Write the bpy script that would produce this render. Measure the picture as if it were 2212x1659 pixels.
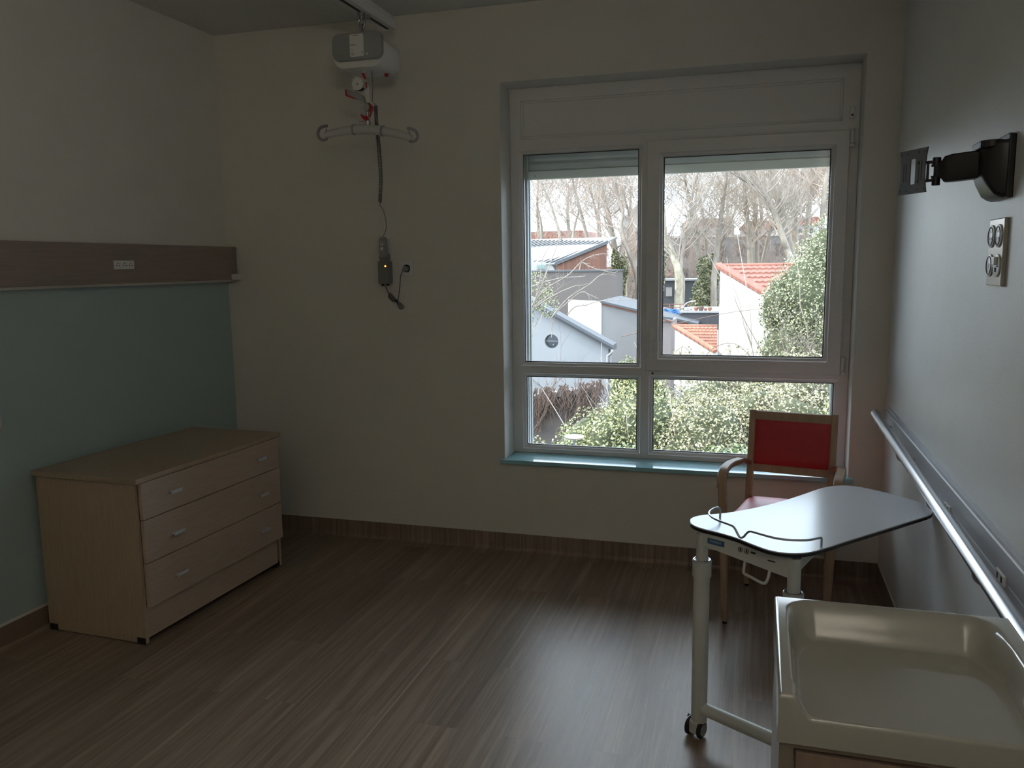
import bpy, bmesh, math, random
from mathutils import Vector, Matrix, noise
for o in list(bpy.data.objects): bpy.data.objects.remove(o)
S = bpy.context.scene; COL = S.collection
PI = math.pi
# ------------------------------------------------------------ camera
yaw, pitch, roll, FPX = -0.2914, -0.1429, -0.0139, 1775.2
cy, sy, cp, sp = math.cos(yaw), math.sin(yaw), math.cos(pitch), math.sin(pitch)
fw = Vector((sy*cp, cy*cp, sp)); rt = Vector((cy, -sy, 0)); up = rt.cross(fw)
cr, sr = math.cos(roll), math.sin(roll)
rt, up = rt*cr + up*sr, -rt*sr + up*cr
cam = bpy.data.cameras.new('camera'); co = bpy.data.objects.new('camera', cam); COL.objects.link(co)
co.matrix_world = Matrix(((rt.x, up.x, -fw.x, 0), (rt.y, up.y, -fw.y, 0), (rt.z, up.z, -fw.z, 1.6), (0, 0, 0, 1)))
cam.sensor_width = 36; cam.lens = 36*FPX/2212; cam.clip_start = .05; cam.clip_end = 600
S.camera = co
# ------------------------------------------------------------ light
S.view_settings.view_transform = 'Standard'; S.view_settings.look = 'None'
S.view_settings.gamma = 1; S.view_settings.use_curve_mapping = False
S.view_settings.exposure = 0.0
w = bpy.data.worlds.new('sky'); S.world = w; w.use_nodes = True
nt = w.node_tree; nt.nodes.clear()
wo = nt.nodes.new('ShaderNodeOutputWorld'); bg = nt.nodes.new('ShaderNodeBackground')
tc = nt.nodes.new('ShaderNodeTexCoord'); nz = nt.nodes.new('ShaderNodeTexNoise'); rp = nt.nodes.new('ShaderNodeValToRGB')
nz.inputs['Scale'].default_value = 3.0; nz.inputs['Detail'].default_value = 6
rp.color_ramp.elements[0].position = .38; rp.color_ramp.elements[0].color = (.60, .75, 1.0, 1)
rp.color_ramp.elements[1].position = .62; rp.color_ramp.elements[1].color = (.86, .92, 1.0, 1)
nt.links.new(tc.outputs['Generated'], nz.inputs['Vector']); nt.links.new(nz.outputs['Fac'], rp.inputs['Fac'])
nt.links.new(rp.outputs['Color'], bg.inputs['Color']); bg.inputs['Strength'].default_value = 7.5
nt.links.new(bg.outputs[0], wo.inputs['Surface'])
sl = bpy.data.lights.new('sun', 'SUN'); sl.energy = 8.5; sl.angle = .01; sl.color = (1, .91, .77)
so = bpy.data.objects.new('sun', sl); COL.objects.link(so)
so.rotation_euler = Vector((.80, .10, -.62)).to_track_quat('-Z', 'Y').to_euler()
# ------------------------------------------------------------ helpers
def MAT(name, col, rough=.6, metal=0, spec=.5, noisec=None, nscale=20, stretch=(1, 1, 1), bump=0, bscale=60, coat=0, emit=None, island=0):
    m = bpy.data.materials.new(name); m.use_nodes = True; n = m.node_tree.nodes; l = m.node_tree.links
    b = n['Principled BSDF']
    b.inputs['Base Color'].default_value = (*col, 1); b.inputs['Roughness'].default_value = rough
    b.inputs['Metallic'].default_value = metal; b.inputs['Specular IOR Level'].default_value = spec
    b.inputs['Coat Weight'].default_value = coat; b.inputs['Coat Roughness'].default_value = .05
    if emit: b.inputs['Emission Color'].default_value = (*emit[0], 1); b.inputs['Emission Strength'].default_value = emit[1]
    t = n.new('ShaderNodeTexCoord'); mp = n.new('ShaderNodeMapping'); mp.inputs['Scale'].default_value = stretch
    l.new(t.outputs['Object'], mp.inputs['Vector'])
    if noisec:
        x = n.new('ShaderNodeTexNoise'); x.inputs['Scale'].default_value = nscale; x.inputs['Detail'].default_value = 6; x.inputs['Roughness'].default_value = .6
        l.new(mp.outputs[0], x.inputs['Vector'])
        r = n.new('ShaderNodeValToRGB'); r.color_ramp.elements[0].position = .32; r.color_ramp.elements[1].position = .68
        r.color_ramp.elements[0].color = (*noisec, 1); r.color_ramp.elements[1].color = (*col, 1)
        if island:
            g = n.new('ShaderNodeNewGeometry'); l.new(g.outputs['Random Per Island'], r.inputs['Fac'])
        else: l.new(x.outputs['Fac'], r.inputs['Fac'])
        l.new(r.outputs['Color'], b.inputs['Base Color'])
    if bump:
        x = n.new('ShaderNodeTexNoise'); x.inputs['Scale'].default_value = bscale; x.inputs['Detail'].default_value = 4
        l.new(mp.outputs[0], x.inputs['Vector'])
        u = n.new('ShaderNodeBump'); u.inputs['Strength'].default_value = bump; u.inputs['Distance'].default_value = .002
        l.new(x.outputs['Fac'], u.inputs['Height']); l.new(u.outputs[0], b.inputs['Normal'])
    return m

def box(bm, x0, x1, y0, y1, z0, z1, bev=0, M=None, seg=2):
    t = bmesh.new(); bmesh.ops.create_cube(t, size=1)
    for v in t.verts: v.co = Vector(((x0+x1)/2+v.co.x*(x1-x0), (y0+y1)/2+v.co.y*(y1-y0), (z0+z1)/2+v.co.z*(z1-z0)))
    if bev: bmesh.ops.bevel(t, geom=list(t.edges), offset=bev, segments=seg, profile=.5, affect='EDGES')
    if M: bmesh.ops.transform(t, matrix=M, verts=t.verts)
    merge(bm, t)
def merge(bm, t):
    me = bpy.data.meshes.new('t'); t.to_mesh(me); t.free(); bm.from_mesh(me); bpy.data.meshes.remove(me)
def tube(bm, pts, r, seg=12, closed=False, caps=True, flat=1):
    pts = [Vector(p) for p in pts]; n = len(pts); R = r if isinstance(r, (list, tuple)) else [r]*n
    rings = []; N = None
    for i, p in enumerate(pts):
        if closed: T = pts[(i+1) % n]-pts[i-1]
        else: T = pts[min(i+1, n-1)]-pts[max(i-1, 0)]
        if T.length < 1e-9: T = Vector((0, 0, 1))
        T.normalize()
        if N is None:
            N = T.cross(Vector((0, 0, 1)));
            if N.length < .1: N = T.cross(Vector((0, 1, 0)))
        N = (N-T*N.dot(T)).normalized(); B = T.cross(N)
        rings.append([bm.verts.new(p+(N*math.cos(2*PI*k/seg)+B*flat*math.sin(2*PI*k/seg))*R[i]) for k in range(seg)])
    for i in range(n if closed else n-1):
        a, b = rings[i], rings[(i+1) % n]
        for k in range(seg):
            f = bm.faces.new((a[k], a[(k+1) % seg], b[(k+1) % seg], b[k])); f.smooth = True
    if caps and not closed and seg > 3:
        bm.faces.new(rings[0][::-1]); bm.faces.new(rings[-1])
def smooth_path(pts, k=6, closed=False):
    P = [Vector(p) for p in pts]; n = len(P); out = []
    for i in range(n if closed else n-1):
        p0 = P[i-1] if closed or i > 0 else P[0]; p1 = P[i]; p2 = P[(i+1) % n]; p3 = P[(i+2) % n] if closed else P[min(i+2, n-1)]
        for j in range(k):
            t = j/k; out.append(.5*((2*p1)+(p2-p0)*t+(2*p0-5*p1+4*p2-p3)*t*t+(3*p1-p0-3*p2+p3)*t**3))
    if not closed: out.append(P[-1])
    return out
def prism(bm, poly, z0, z1, M=None, bev=0):
    t = bmesh.new(); a = [t.verts.new((p[0], p[1], z0)) for p in poly]; b = [t.verts.new((p[0], p[1], z1)) for p in poly]
    n = len(poly); fa = t.faces.new(a[::-1]); fb = t.faces.new(b)
    for i in range(n): t.faces.new((a[i], a[(i+1) % n], b[(i+1) % n], b[i]))
    bmesh.ops.recalc_face_normals(t, faces=t.faces)
    if bev: bmesh.ops.bevel(t, geom=list(fa.edges)+list(fb.edges), offset=bev, segments=2, profile=.5, affect='EDGES')
    if M: bmesh.ops.transform(t, matrix=M, verts=t.verts)
    merge(bm, t)
XZ = Matrix(((1, 0, 0, 0), (0, 0, -1, 0), (0, 1, 0, 0), (0, 0, 0, 1)))   # (u,v,w)->(x=u, y=-w, z=v)
YZ = Matrix(((0, 0, 1, 0), (1, 0, 0, 0), (0, 1, 0, 0), (0, 0, 0, 1)))    # (u,v,w)->(x=w, y=u, z=v)
def pxz(bm, poly, y0, y1, bev=0, M=None): prism(bm, poly, -y1, -y0, (M @ XZ) if M else XZ, bev)
def pyz(bm, poly, x0, x1, bev=0, M=None): prism(bm, poly, x0, x1, (M @ YZ) if M else YZ, bev)
def cyl(bm, a, b, r, seg=20, r2=None):
    tube(bm, [a, b], [r, r if r2 is None else r2], seg)
    bm.faces.ensure_lookup_table()
def sweep(bm, pts, w, t, side, bev=0):
    """rectangular bar along pts; side = width direction"""
    pts = [Vector(p) for p in pts]; n = len(pts); side = Vector(side).normalized(); rings = []
    W = w if isinstance(w, (list, tuple)) else [w]*n; T_ = t if isinstance(t, (list, tuple)) else [t]*n
    for i, p in enumerate(pts):
        T = (pts[min(i+1, n-1)]-pts[max(i-1, 0)]).normalized(); s = (side-T*side.dot(T)).normalized(); u = T.cross(s)
        a, b = W[i]/2, T_[i]/2; c = min(a, b)*.35
        sec = [(-a+c, -b), (a-c, -b), (a, -b+c), (a, b-c), (a-c, b), (-a+c, b), (-a, b-c), (-a, -b+c)]
        rings.append([bm.verts.new(p+s*x+u*y) for x, y in sec])
    for i in range(n-1):
        for k in range(8): bm.faces.new((rings[i][k], rings[i][(k+1) % 8], rings[i+1][(k+1) % 8], rings[i+1][k]))
    bm.faces.new(rings[0][::-1]); bm.faces.new(rings[-1])
def rrect(x0, x1, y0, y1, r, k=6):
    o = []
    for cx, cy_, a0 in ((x1-r, y0+r, -90), (x1-r, y1-r, 0), (x0+r, y1-r, 90), (x0+r, y0+r, 180)):
        for j in range(k+1):
            a = math.radians(a0+90*j/k); o.append((cx+r*math.cos(a), cy_+r*math.sin(a)))
    return o
def cells(bm, xs, zs, holes, y0, y1):
    """slab in the XZ plane, from y0 to y1, with rectangular holes"""
    def solid(i, j):
        if i < 0 or j < 0 or i >= len(xs)-1 or j >= len(zs)-1: return False
        cx = (xs[i]+xs[i+1])/2; cz = (zs[j]+zs[j+1])/2
        return not any(h[0] < cx < h[1] and h[2] < cz < h[3] for h in holes)
    V = {}
    def v(i, j, k):
        if (i, j, k) not in V: V[(i, j, k)] = bm.verts.new((xs[i], (y0, y1)[k], zs[j]))
        return V[(i, j, k)]
    for i in range(len(xs)-1):
        for j in range(len(zs)-1):
            if not solid(i, j): continue
            bm.faces.new((v(i, j, 0), v(i+1, j, 0), v(i+1, j+1, 0), v(i, j+1, 0)))
            bm.faces.new((v(i, j, 1), v(i, j+1, 1), v(i+1, j+1, 1), v(i+1, j, 1)))
            if not solid(i-1, j): bm.faces.new((v(i, j, 0), v(i, j+1, 0), v(i, j+1, 1), v(i, j, 1)))
            if not solid(i+1, j): bm.faces.new((v(i+1, j, 0), v(i+1, j, 1), v(i+1, j+1, 1), v(i+1, j+1, 0)))
            if not solid(i, j-1): bm.faces.new((v(i, j, 0), v(i, j, 1), v(i+1, j, 1), v(i+1, j, 0)))
            if not solid(i, j+1): bm.faces.new((v(i, j+1, 0), v(i+1, j+1, 0), v(i+1, j+1, 1), v(i, j+1, 1)))
def slab(bm, x0, x1, z0, z1, holes, y0, y1):
    xs = sorted({x0, x1, *[h[0] for h in holes], *[h[1] for h in holes]}); zs = sorted({z0, z1, *[h[2] for h in holes], *[h[3] for h in holes]})
    cells(bm, xs, zs, holes, y0, y1)
ORG = {}
def org(o):
    while o is not None:
        if o.name in ORG: return ORG[o.name]
        o = o.parent
    return Vector()
def obj(name, bm, mat, parent=None, smooth=0, world=True, bev=0):
    """links bm as one object; world coordinates are turned into the root's"""
    if world and parent is not None:
        O = org(parent)
        for v in bm.verts: v.co -= O
    bmesh.ops.recalc_face_normals(bm, faces=bm.faces)
    me = bpy.data.meshes.new(name); bm.to_mesh(me); bm.free(); me.materials.append(mat)
    o = bpy.data.objects.new(name, me); COL.objects.link(o); o.parent = parent
    if bev:
        b = o.modifiers.new('bevel', 'BEVEL'); b.width = bev; b.segments = 2; b.limit_method = 'ANGLE'; b.angle_limit = .6
    if smooth:
        for p in me.polygons: p.use_smooth = True
        try: me.set_sharp_from_angle(angle=math.radians(smooth))
        except Exception: pass
    return o
def tag(o, label, cat, group=None, kind=None):
    if label: o['label'] = label
    if cat: o['category'] = cat
    if group: o['group'] = group
    if kind: o['kind'] = kind
    return o
def thing(name, label, cat, loc=(0, 0, 0), rot=0, group=None, kind=None):
    o = bpy.data.objects.new(name, None); COL.objects.link(o); o.location = loc; o.rotation_euler = (0, 0, rot); o.empty_display_size = .1
    ORG[o.name] = Vector(loc) if rot == 0 else Vector()
    return tag(o, label, cat, group, kind)
def part(name, parent, mat, fn, smooth=0, bev=0, label=None):
    bm = bmesh.new(); fn(bm); o = obj(name, bm, mat, parent, smooth, True, bev)
    if label: o['label'] = label
    return o
B = bmesh.new
def bx(*a, **k):
    bm = B(); box(bm, *a, **k); return bm

# ------------------------------------------------------------ room dimensions
D, XL, XR, ZC, YR = 4.30, -3.067, .610, 2.943, -2.4
OX0, OX1, OZ0, OZ1 = -1.336, .452, .53, 2.554      # window opening
YF = D+.178                                        # inner face of the window frame
# ------------------------------------------------------------ materials
def wall_mat(name, teal=False, base=(.74, .72, .66)):
    m = MAT(name, base, .75, spec=.3, noisec=tuple(c*.96 for c in base), nscale=6, bump=.25, bscale=220)
    if teal:
        n = m.node_tree.nodes; l = m.node_tree.links; b = n['Principled BSDF']
        g = n.new('ShaderNodeNewGeometry'); s = n.new('ShaderNodeSeparateXYZ'); l.new(g.outputs['Position'], s.inputs[0])
        c1 = n.new('ShaderNodeMath'); c1.operation = 'LESS_THAN'; c1.inputs[1].default_value = 1.56; l.new(s.outputs['Z'], c1.inputs[0])
        mx = n.new('ShaderNodeMix'); mx.data_type = 'RGBA'
        src = b.inputs['Base Color'].links[0].from_socket
        l.new(c1.outputs[0], mx.inputs['Factor']); l.new(src, mx.inputs['A']); mx.inputs['B'].default_value = (.42, .53, .53, 1)
        l.new(mx.outputs['Result'], b.inputs['Base Color']); b.inputs['Roughness'].default_value = .5
    return m
m_wall = wall_mat('wall_paint'); m_wall_l = wall_mat('wall_paint_teal_dado', True, (.76, .76, .71)); m_ceil = wall_mat('ceiling_paint', base=(.72, .73, .70))
m_wall_r = wall_mat('wall_paint_satin', base=(.76, .75, .72)); m_wall_r.node_tree.nodes['Principled BSDF'].inputs['Roughness'].default_value = .42

def floor_mat():
    m = bpy.data.materials.new('vinyl_plank'); m.use_nodes = True; n = m.node_tree.nodes; l = m.node_tree.links; b = n['Principled BSDF']
    g = n.new('ShaderNodeNewGeometry')
    sep = n.new('ShaderNodeSeparateXYZ'); l.new(g.outputs['Position'], sep.inputs[0])
    cmb = n.new('ShaderNodeCombineXYZ')      # use y+z so that the grain climbs the coved skirting
    ad = n.new('ShaderNodeMath'); ad.operation = 'ADD'; l.new(sep.outputs['Y'], ad.inputs[0]); l.new(sep.outputs['Z'], ad.inputs[1])
    l.new(sep.outputs['X'], cmb.inputs['X']); l.new(ad.outputs[0], cmb.inputs['Y'])
    br = n.new('ShaderNodeTexBrick'); mp = n.new('ShaderNodeMapping'); mp.inputs['Rotation'].default_value = (0, 0, PI/2)
    l.new(cmb.outputs[0], mp.inputs['Vector']); l.new(mp.outputs[0], br.inputs['Vector'])
    br.inputs['Scale'].default_value = 1; br.inputs['Brick Width'].default_value = 1.25; br.inputs['Row Height'].default_value = .16
    br.inputs['Mortar Size'].default_value = .0012; br.inputs['Color1'].default_value = (0, 0, 0, 1); br.inputs['Color2'].default_value = (1, 1, 1, 1); br.inputs['Mortar'].default_value = (.45, .45, .45, 1)
    br.offset = .37
    # grain
    mg = n.new('ShaderNodeMapping'); mg.inputs['Scale'].default_value = (30, .9, 1); l.new(cmb.outputs[0], mg.inputs['Vector'])
    addv = n.new('ShaderNodeVectorMath'); addv.operation = 'ADD'; sc = n.new('ShaderNodeVectorMath'); sc.operation = 'SCALE'; sc.inputs['Scale'].default_value = 7
    l.new(br.outputs['Color'], sc.inputs[0]); l.new(mg.outputs[0], addv.inputs[0]); l.new(sc.outputs[0], addv.inputs[1])
    n1 = n.new('ShaderNodeTexNoise'); n1.inputs['Scale'].default_value = 1.3; n1.inputs['Detail'].default_value = 9; n1.inputs['Roughness'].default_value = .65; n1.inputs['Distortion'].default_value = .6
    l.new(addv.outputs[0], n1.inputs['Vector'])
    r1 = n.new('ShaderNodeValToRGB'); e = r1.color_ramp.elements
    e[0].position = .30; e[0].color = (.175, .128, .096, 1); e[1].position = .72; e[1].color = (.42, .325, .25, 1)
    x = r1.color_ramp.elements.new(.5); x.color = (.27, .20, .152, 1)
    l.new(n1.outputs['Fac'], r1.inputs['Fac'])
    # knots
    mk = n.new('ShaderNodeMapping'); mk.inputs['Scale'].default_value = (3.2, 1.1, 1); l.new(cmb.outputs[0], mk.inputs['Vector'])
    vo = n.new('ShaderNodeTexVoronoi'); vo.inputs['Scale'].default_value = 1.3; l.new(mk.outputs[0], vo.inputs['Vector'])
    rk = n.new('ShaderNodeValToRGB'); rk.color_ramp.elements[0].position = .0; rk.color_ramp.elements[0].color = (.45, .42, .40, 1); rk.color_ramp.elements[1].position = .06; rk.color_ramp.elements[1].color = (1, 1, 1, 1)
    l.new(vo.outputs['Distance'], rk.inputs['Fac'])
    mu = n.new('ShaderNodeMix'); mu.data_type = 'RGBA'; mu.blend_type = 'MULTIPLY'; mu.inputs['Factor'].default_value = 1
    l.new(r1.outputs['Color'], mu.inputs['A']); l.new(rk.outputs['Color'], mu.inputs['B'])
    # plank tone
    n3 = n.new('ShaderNodeMapRange'); n3.inputs['To Min'].default_value = .82; n3.inputs['To Max'].default_value = 1.08; l.new(br.outputs['Color'], n3.inputs['Value'])
    m2 = n.new('ShaderNodeVectorMath'); m2.operation = 'SCALE'; l.new(mu.outputs['Result'], m2.inputs[0]); l.new(n3.outputs[0], m2.inputs['Scale'])
    # welded sheet seam along the room
    sb = n.new('ShaderNodeMath'); sb.operation = 'SUBTRACT'; sb.inputs[1].default_value = -1.253; l.new(sep.outputs['X'], sb.inputs[0])
    ab = n.new('ShaderNodeMath'); ab.operation = 'ABSOLUTE'; l.new(sb.outputs[0], ab.inputs[0])
    lt = n.new('ShaderNodeMath'); lt.operation = 'LESS_THAN'; lt.inputs[1].default_value = .0022; l.new(ab.outputs[0], lt.inputs[0])
    m3 = n.new('ShaderNodeMix'); m3.data_type = 'RGBA'; m3.inputs['B'].default_value = (.42, .35, .28, 1)
    l.new(lt.outputs[0], m3.inputs['Factor']); l.new(m2.outputs[0], m3.inputs['A'])
    l.new(m3.outputs['Result'], b.inputs['Base Color'])
    b.inputs['Specular IOR Level'].default_value = .34
    rr = n.new('ShaderNodeMapRange'); rr.inputs['To Min'].default_value = .27; rr.inputs['To Max'].default_value = .40; l.new(n1.outputs['Fac'], rr.inputs['Value']); l.new(rr.outputs[0], b.inputs['Roughness'])
    bu = n.new('ShaderNodeBump'); bu.inputs['Strength'].default_value = .35; bu.inputs['Distance'].default_value = .0015; l.new(n1.outputs['Fac'], bu.inputs['Height']); l.new(bu.outputs[0], b.inputs['Normal'])
    return m
m_floor = floor_mat()
m_pvc = MAT('white_pvc', (.78, .77, .76), .35)
m_gasket = MAT('black_gasket', (.02, .02, .022), .5)
m_handle = MAT('satin_handle', (.66, .67, .70), .35, metal=.25)
m_alu = MAT('aluminium', (.62, .63, .62), .3, metal=1)
m_guide = MAT('grey_guide_rail', (.28, .29, .28), .5)
m_slat = MAT('shutter_slat', (.52, .54, .52), .5)
m_lath = MAT('shutter_end_lath', (.66, .66, .60), .5)
m_sill = MAT('teal_laminate', (.34, .62, .68), .12, noisec=(.33, .60, .66), nscale=8)
m_white = MAT('white_plastic', (.74, .74, .71), .35)
m_offw = MAT('offwhite_powder_coat', (.56, .57, .53), .35)
m_cream = MAT('cream_gelcoat', (.41, .40, .36), .09, coat=.3)
m_steel = MAT('brushed_steel', (.45, .46, .48), .3, metal=1)
m_black = MAT('black_plastic', (.012, .011, .012), .33)
m_dark = MAT('dark_rubber', (.015, .015, .016), .6)
m_red = MAT('red_vinyl', (.52, .030, .040), .42, noisec=(.49, .028, .037), nscale=30, bump=.3, bscale=300)
m_redp = MAT('red_plastic', (.45, .015, .02), .35)
m_grey = MAT('grey_plastic', (.30, .31, .30), .4)
m_greyd = MAT('charger_grey_plastic', (.20, .20, .19), .45)
m_cord = MAT('grey_cable', (.17, .165, .155), .5)
m_topw = MAT('tabletop_laminate', (.68, .69, .72), .2)
m_chair = MAT('beech_wood', (.46, .32, .21), .4, noisec=(.38, .25, .16), nscale=5, stretch=(14, 14, 1.2))
m_chest = MAT('light_oak_laminate_front', (.54, .43, .335), .45, noisec=(.46, .36, .275), nscale=4, stretch=(2, 2, 34))
m_chestv = MAT('light_oak_laminate_side', (.50, .385, .27), .45, noisec=(.43, .32, .22), nscale=4, stretch=(26, 26, 1.5))
m_chestt = MAT('light_oak_laminate_top', (.46, .35, .25), .4, noisec=(.39, .29, .20), nscale=4, stretch=(30, 2, 2))
m_panel = MAT('brown_wood_laminate', (.34, .275, .24), .45, noisec=(.29, .23, .20), nscale=4, stretch=(3, 1.2, 30))
m_board = MAT('grey_wall_protection', (.50, .51, .54), .5)
m_glass = bpy.data.materials.new('window_glass'); m_glass.use_nodes = True
_n = m_glass.node_tree.nodes; _n.clear(); _l = m_glass.node_tree.links
_o = _n.new('ShaderNodeOutputMaterial'); _m = _n.new('ShaderNodeMixShader'); _t = _n.new('ShaderNodeBsdfTransparent'); _g = _n.new('ShaderNodeBsdfGlossy'); _f = _n.new('ShaderNodeFresnel')
_t.inputs[0].default_value = (.93, .96, .95, 1); _g.inputs['Roughness'].default_value = 0; _f.inputs['IOR'].default_value = 1.45
_l.new(_f.outputs[0], _m.inputs[0]); _l.new(_t.outputs[0], _m.inputs[1]); _l.new(_g.outputs[0], _m.inputs[2]); _l.new(_m.outputs[0], _o.inputs['Surface'])

# ------------------------------------------------------------ room shell
def struct(name, bm, mat, label=None, **k):
    o = obj(name, bm, mat, **k); o['kind'] = 'structure'
    if label: o['label'] = label
    return o
struct('floor', bx(XL-.2, XR+.2, YR-.2, D+.02, -.12, 0), m_floor, 'brown wood-look vinyl plank floor with a pale welded seam')
struct('ceiling', bx(XL-.2, XR+.2, YR-.2, D+.4, ZC, ZC+.2), m_ceil, 'plain grey-white ceiling')
bm = B(); slab(bm, XL-.2, XR+.2, -.12, ZC, [(OX0, OX1, OZ0-.02, OZ1)], D, D+.40)
struct('wall_back', bm, m_wall, 'cream wall holding the window', bev=.004)
struct('wall_left', bx(XL-.2, XL, YR, D, 0, ZC), m_wall_l, 'white left wall, teal below the brown panel')
struct('wall_right', bx(XR, XR+.2, YR, D, 0, ZC), m_wall_r, 'plain pale right wall')
bm = B(); slab(bm, XL, XR, 0, ZC, [(-1.9, -.9, -1, 2.1)], YR-.2, YR)
struct('wall_front', bm, m_wall, 'cream wall behind the camera with a doorway')
# coved vinyl skirting: vertical part and a cove radius into the floor
def skirt_profile():
    r = .022; p = [(0, .1), (.003, .1), (.003, r)]
    for k in range(1, 6): a = PI/2*k/5; p.append((.003+r-r*math.cos(a), r-r*math.sin(a)))
    p += [(.003+r, -.001), (0, -.001)]
    return p
def skirting(name, a, b, nrm, label):
    a, b, nrm = Vector(a), Vector(b), Vector(nrm); bm = B(); P = skirt_profile(); V = []
    for q in (a, b): V.append([bm.verts.new(q+nrm*u+Vector((0, 0, z))) for u, z in P])
    n = len(P)
    for i in range(n): bm.faces.new((V[0][i], V[0][(i+1) % n], V[1][(i+1) % n], V[1][i]))
    bm.faces.new(V[0]); bm.faces.new(V[1][::-1])
    struct(name, bm, m_floor, label)
skirting('baseboard_back', (XL, D, 0), (XR, D, 0), (0, -1, 0), 'brown coved vinyl skirting under the window wall')
skirting('baseboard_left', (XL, YR, 0), (XL, D, 0), (1, 0, 0), 'brown coved vinyl skirting along the left wall')
skirting('baseboard_right', (XR, YR, 0), (XR, D, 0), (-1, 0, 0), 'brown coved vinyl skirting along the right wall')
for nm, c in (('trim_1', (XL, XR, D-.004, D, .1, .107)), ('trim_2', (XL, XL+.004, YR, D, .1, .112)), ('trim_3', (XR-.004, XR, YR, D, .1, .107))):
    struct(nm, bx(*c), m_wall, 'thin pale sealing strip above the skirting')
# door behind the camera
dr = thing('door_1', None, None, (-1.4, YR-.1, 0), kind='structure')
part('door_leaf', dr, m_chestv, lambda bm: box(bm, -1.9, -.9, YR-.12, YR-.08, 0, 2.1))
part('door_handle', dr, m_steel, lambda bm: (cyl(bm, (-1.82, YR-.08, 1.03), (-1.82, YR-.03, 1.03), .01), cyl(bm, (-1.82, YR-.035, 1.03), (-1.70, YR-.035, 1.03), .009)))

# ------------------------------------------------------------ window
win = thing('window_1', 'large white window with a narrow fixed left side and a wide opening sash', None, (-.44, YF, OZ0), kind='structure')
GL = {'UL': (-1.266, -.628, 1.056, 2.204), 'LL': (-1.260, -.628, .575, .973), 'LR': (-.541, .386, .575, .977), 'S': (-.493, .326, 1.11, 2.151)}
b_ = .018
holes = [(GL[k][0]-b_, GL[k][1]+b_, GL[k][2]-b_, GL[k][3]+b_) for k in ('UL', 'LL', 'LR')]
SO = (-.579, .409, 1.024, 2.237)
sash_open = (SO[0]+.03, SO[1]-.03, SO[2]+.03, SO[3]-.03)
def f_frame(bm):
    slab(bm, OX0, OX1, OZ0, OZ1, holes+[sash_open, (-1.272, .372, 2.286, 2.486)], YF, YF+.07)
part('window_frame', win, m_pvc, f_frame, bev=.003)
def f_box(bm):
    box(bm, -1.28, .38, YF+.012, YF+.16, 2.27, 2.5)
    for a in ((-1.272, .372, 2.474, 2.486), (-1.272, .372, 2.286, 2.298), (-1.272, -1.260, 2.286, 2.486), (.360, .372, 2.286, 2.486)):
        box(bm, a[0], a[1], YF+.004, YF+.03, a[2], a[3], .002)
part('shutter_box_cover', win, m_pvc, f_box)
def bead(bm, g, y, d=.018):
    x0, x1, z0, z1 = g
    # sloping glazing bead around the pane: outer edge proud, inner edge back at the glass
    o = [(x0-d, z0-d), (x1+d, z0-d), (x1+d, z1+d), (x0-d, z1+d)]; i = [(x0, z0), (x1, z0), (x1, z1), (x0, z1)]
    m1 = [(x0-d*.25, z0-d*.25), (x1+d*.25, z0-d*.25), (x1+d*.25, z1+d*.25), (x0-d*.25, z1+d*.25)]
    L = [[bm.verts.new((p[0], y+.001, p[1])) for p in o], [bm.verts.new((p[0], y+.008, p[1])) for p in m1], [bm.verts.new((p[0], y+.020, p[1])) for p in i], [bm.verts.new((p[0], y+.045, p[1])) for p in i]]
    for a, c in zip(L, L[1:]):
        for k in range(4): bm.faces.new((a[k], a[(k+1) % 4], c[(k+1) % 4], c[k]))
def gask(bm, g, y):
    x0, x1, z0, z1 = g; t = .004
    slab(bm, x0-.001, x1+.001, z0-.001, z1+.001, [(x0+t, x1-t, z0+t, z1-t)], y+.0215, y+.025)
for k in ('UL', 'LL', 'LR'):
    g = GL[k]
    part('glazing_bead', win, m_pvc, lambda bm: bead(bm, g, YF))
    part('gasket', win, m_gasket, lambda bm: gask(bm, g, YF))
    part('window_pane', win, m_glass, lambda bm: box(bm, g[0]-.01, g[1]+.01, YF+.025, YF+.029, g[2]-.01, g[3]+.01))
g = GL['S']; YS = YF-.022
sash = part('opening_sash', win, m_pvc, lambda bm: slab(bm, *SO, [(g[0]-b_, g[1]+b_, g[2]-b_, g[3]+b_)], YS, YF+.05), bev=.004)
part('glazing_bead', sash, m_pvc, lambda bm: bead(bm, g, YS))
part('gasket', sash, m_gasket, lambda bm: gask(bm, g, YS))
part('window_pane', sash, m_glass, lambda bm: box(bm, g[0]-.01, g[1]+.01, YS+.025, YS+.029, g[2]-.01, g[3]+.01))
def f_handle(bm):
    pxz(bm, rrect(-.566, -.534, 1.196, 1.252, .012), YS-.009, YS+.001, .002)
    cyl(bm, (-.551, YS-.008, 1.228), (-.551, YS-.045, 1.228), .009)
    sweep(bm, [(-.551, YS-.045, 1.235), (-.551, YS-.048, 1.20), (-.551, YS-.046, 1.15), (-.551, YS-.040, 1.108)], [.020, .018, .017, .018], .011, (1, 0, 0))
part('window_handle', sash, m_white, f_handle)
for z0, z1 in ((2.155, 2.240), (1.027, 1.119)):
    part('hinge', sash, m_white, lambda bm: (cyl(bm, (.420, YS-.003, z0), (.420, YS-.003, z0+.016), .0085), cyl(bm, (.420, YS-.003, z0+.019), (.420, YS-.003, z1), .0085), box(bm, .410, .419, YS-.001, YF+.002, z0, z1)))
def f_contact(bm, x0, x1, z0, z1): box(bm, x0, x1, YF-.012, YF, z0, z1, .002)
part('window_stop', win, m_white, lambda bm: f_contact(bm, -.547, -.510, 1.001, 1.0195))
part('window_stop', win, m_black, lambda bm: cyl(bm, (-.540, YF-.013, 1.010), (-.540, YF-.011, 1.010), .0055, 12), label='black stud of the window stop')
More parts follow.
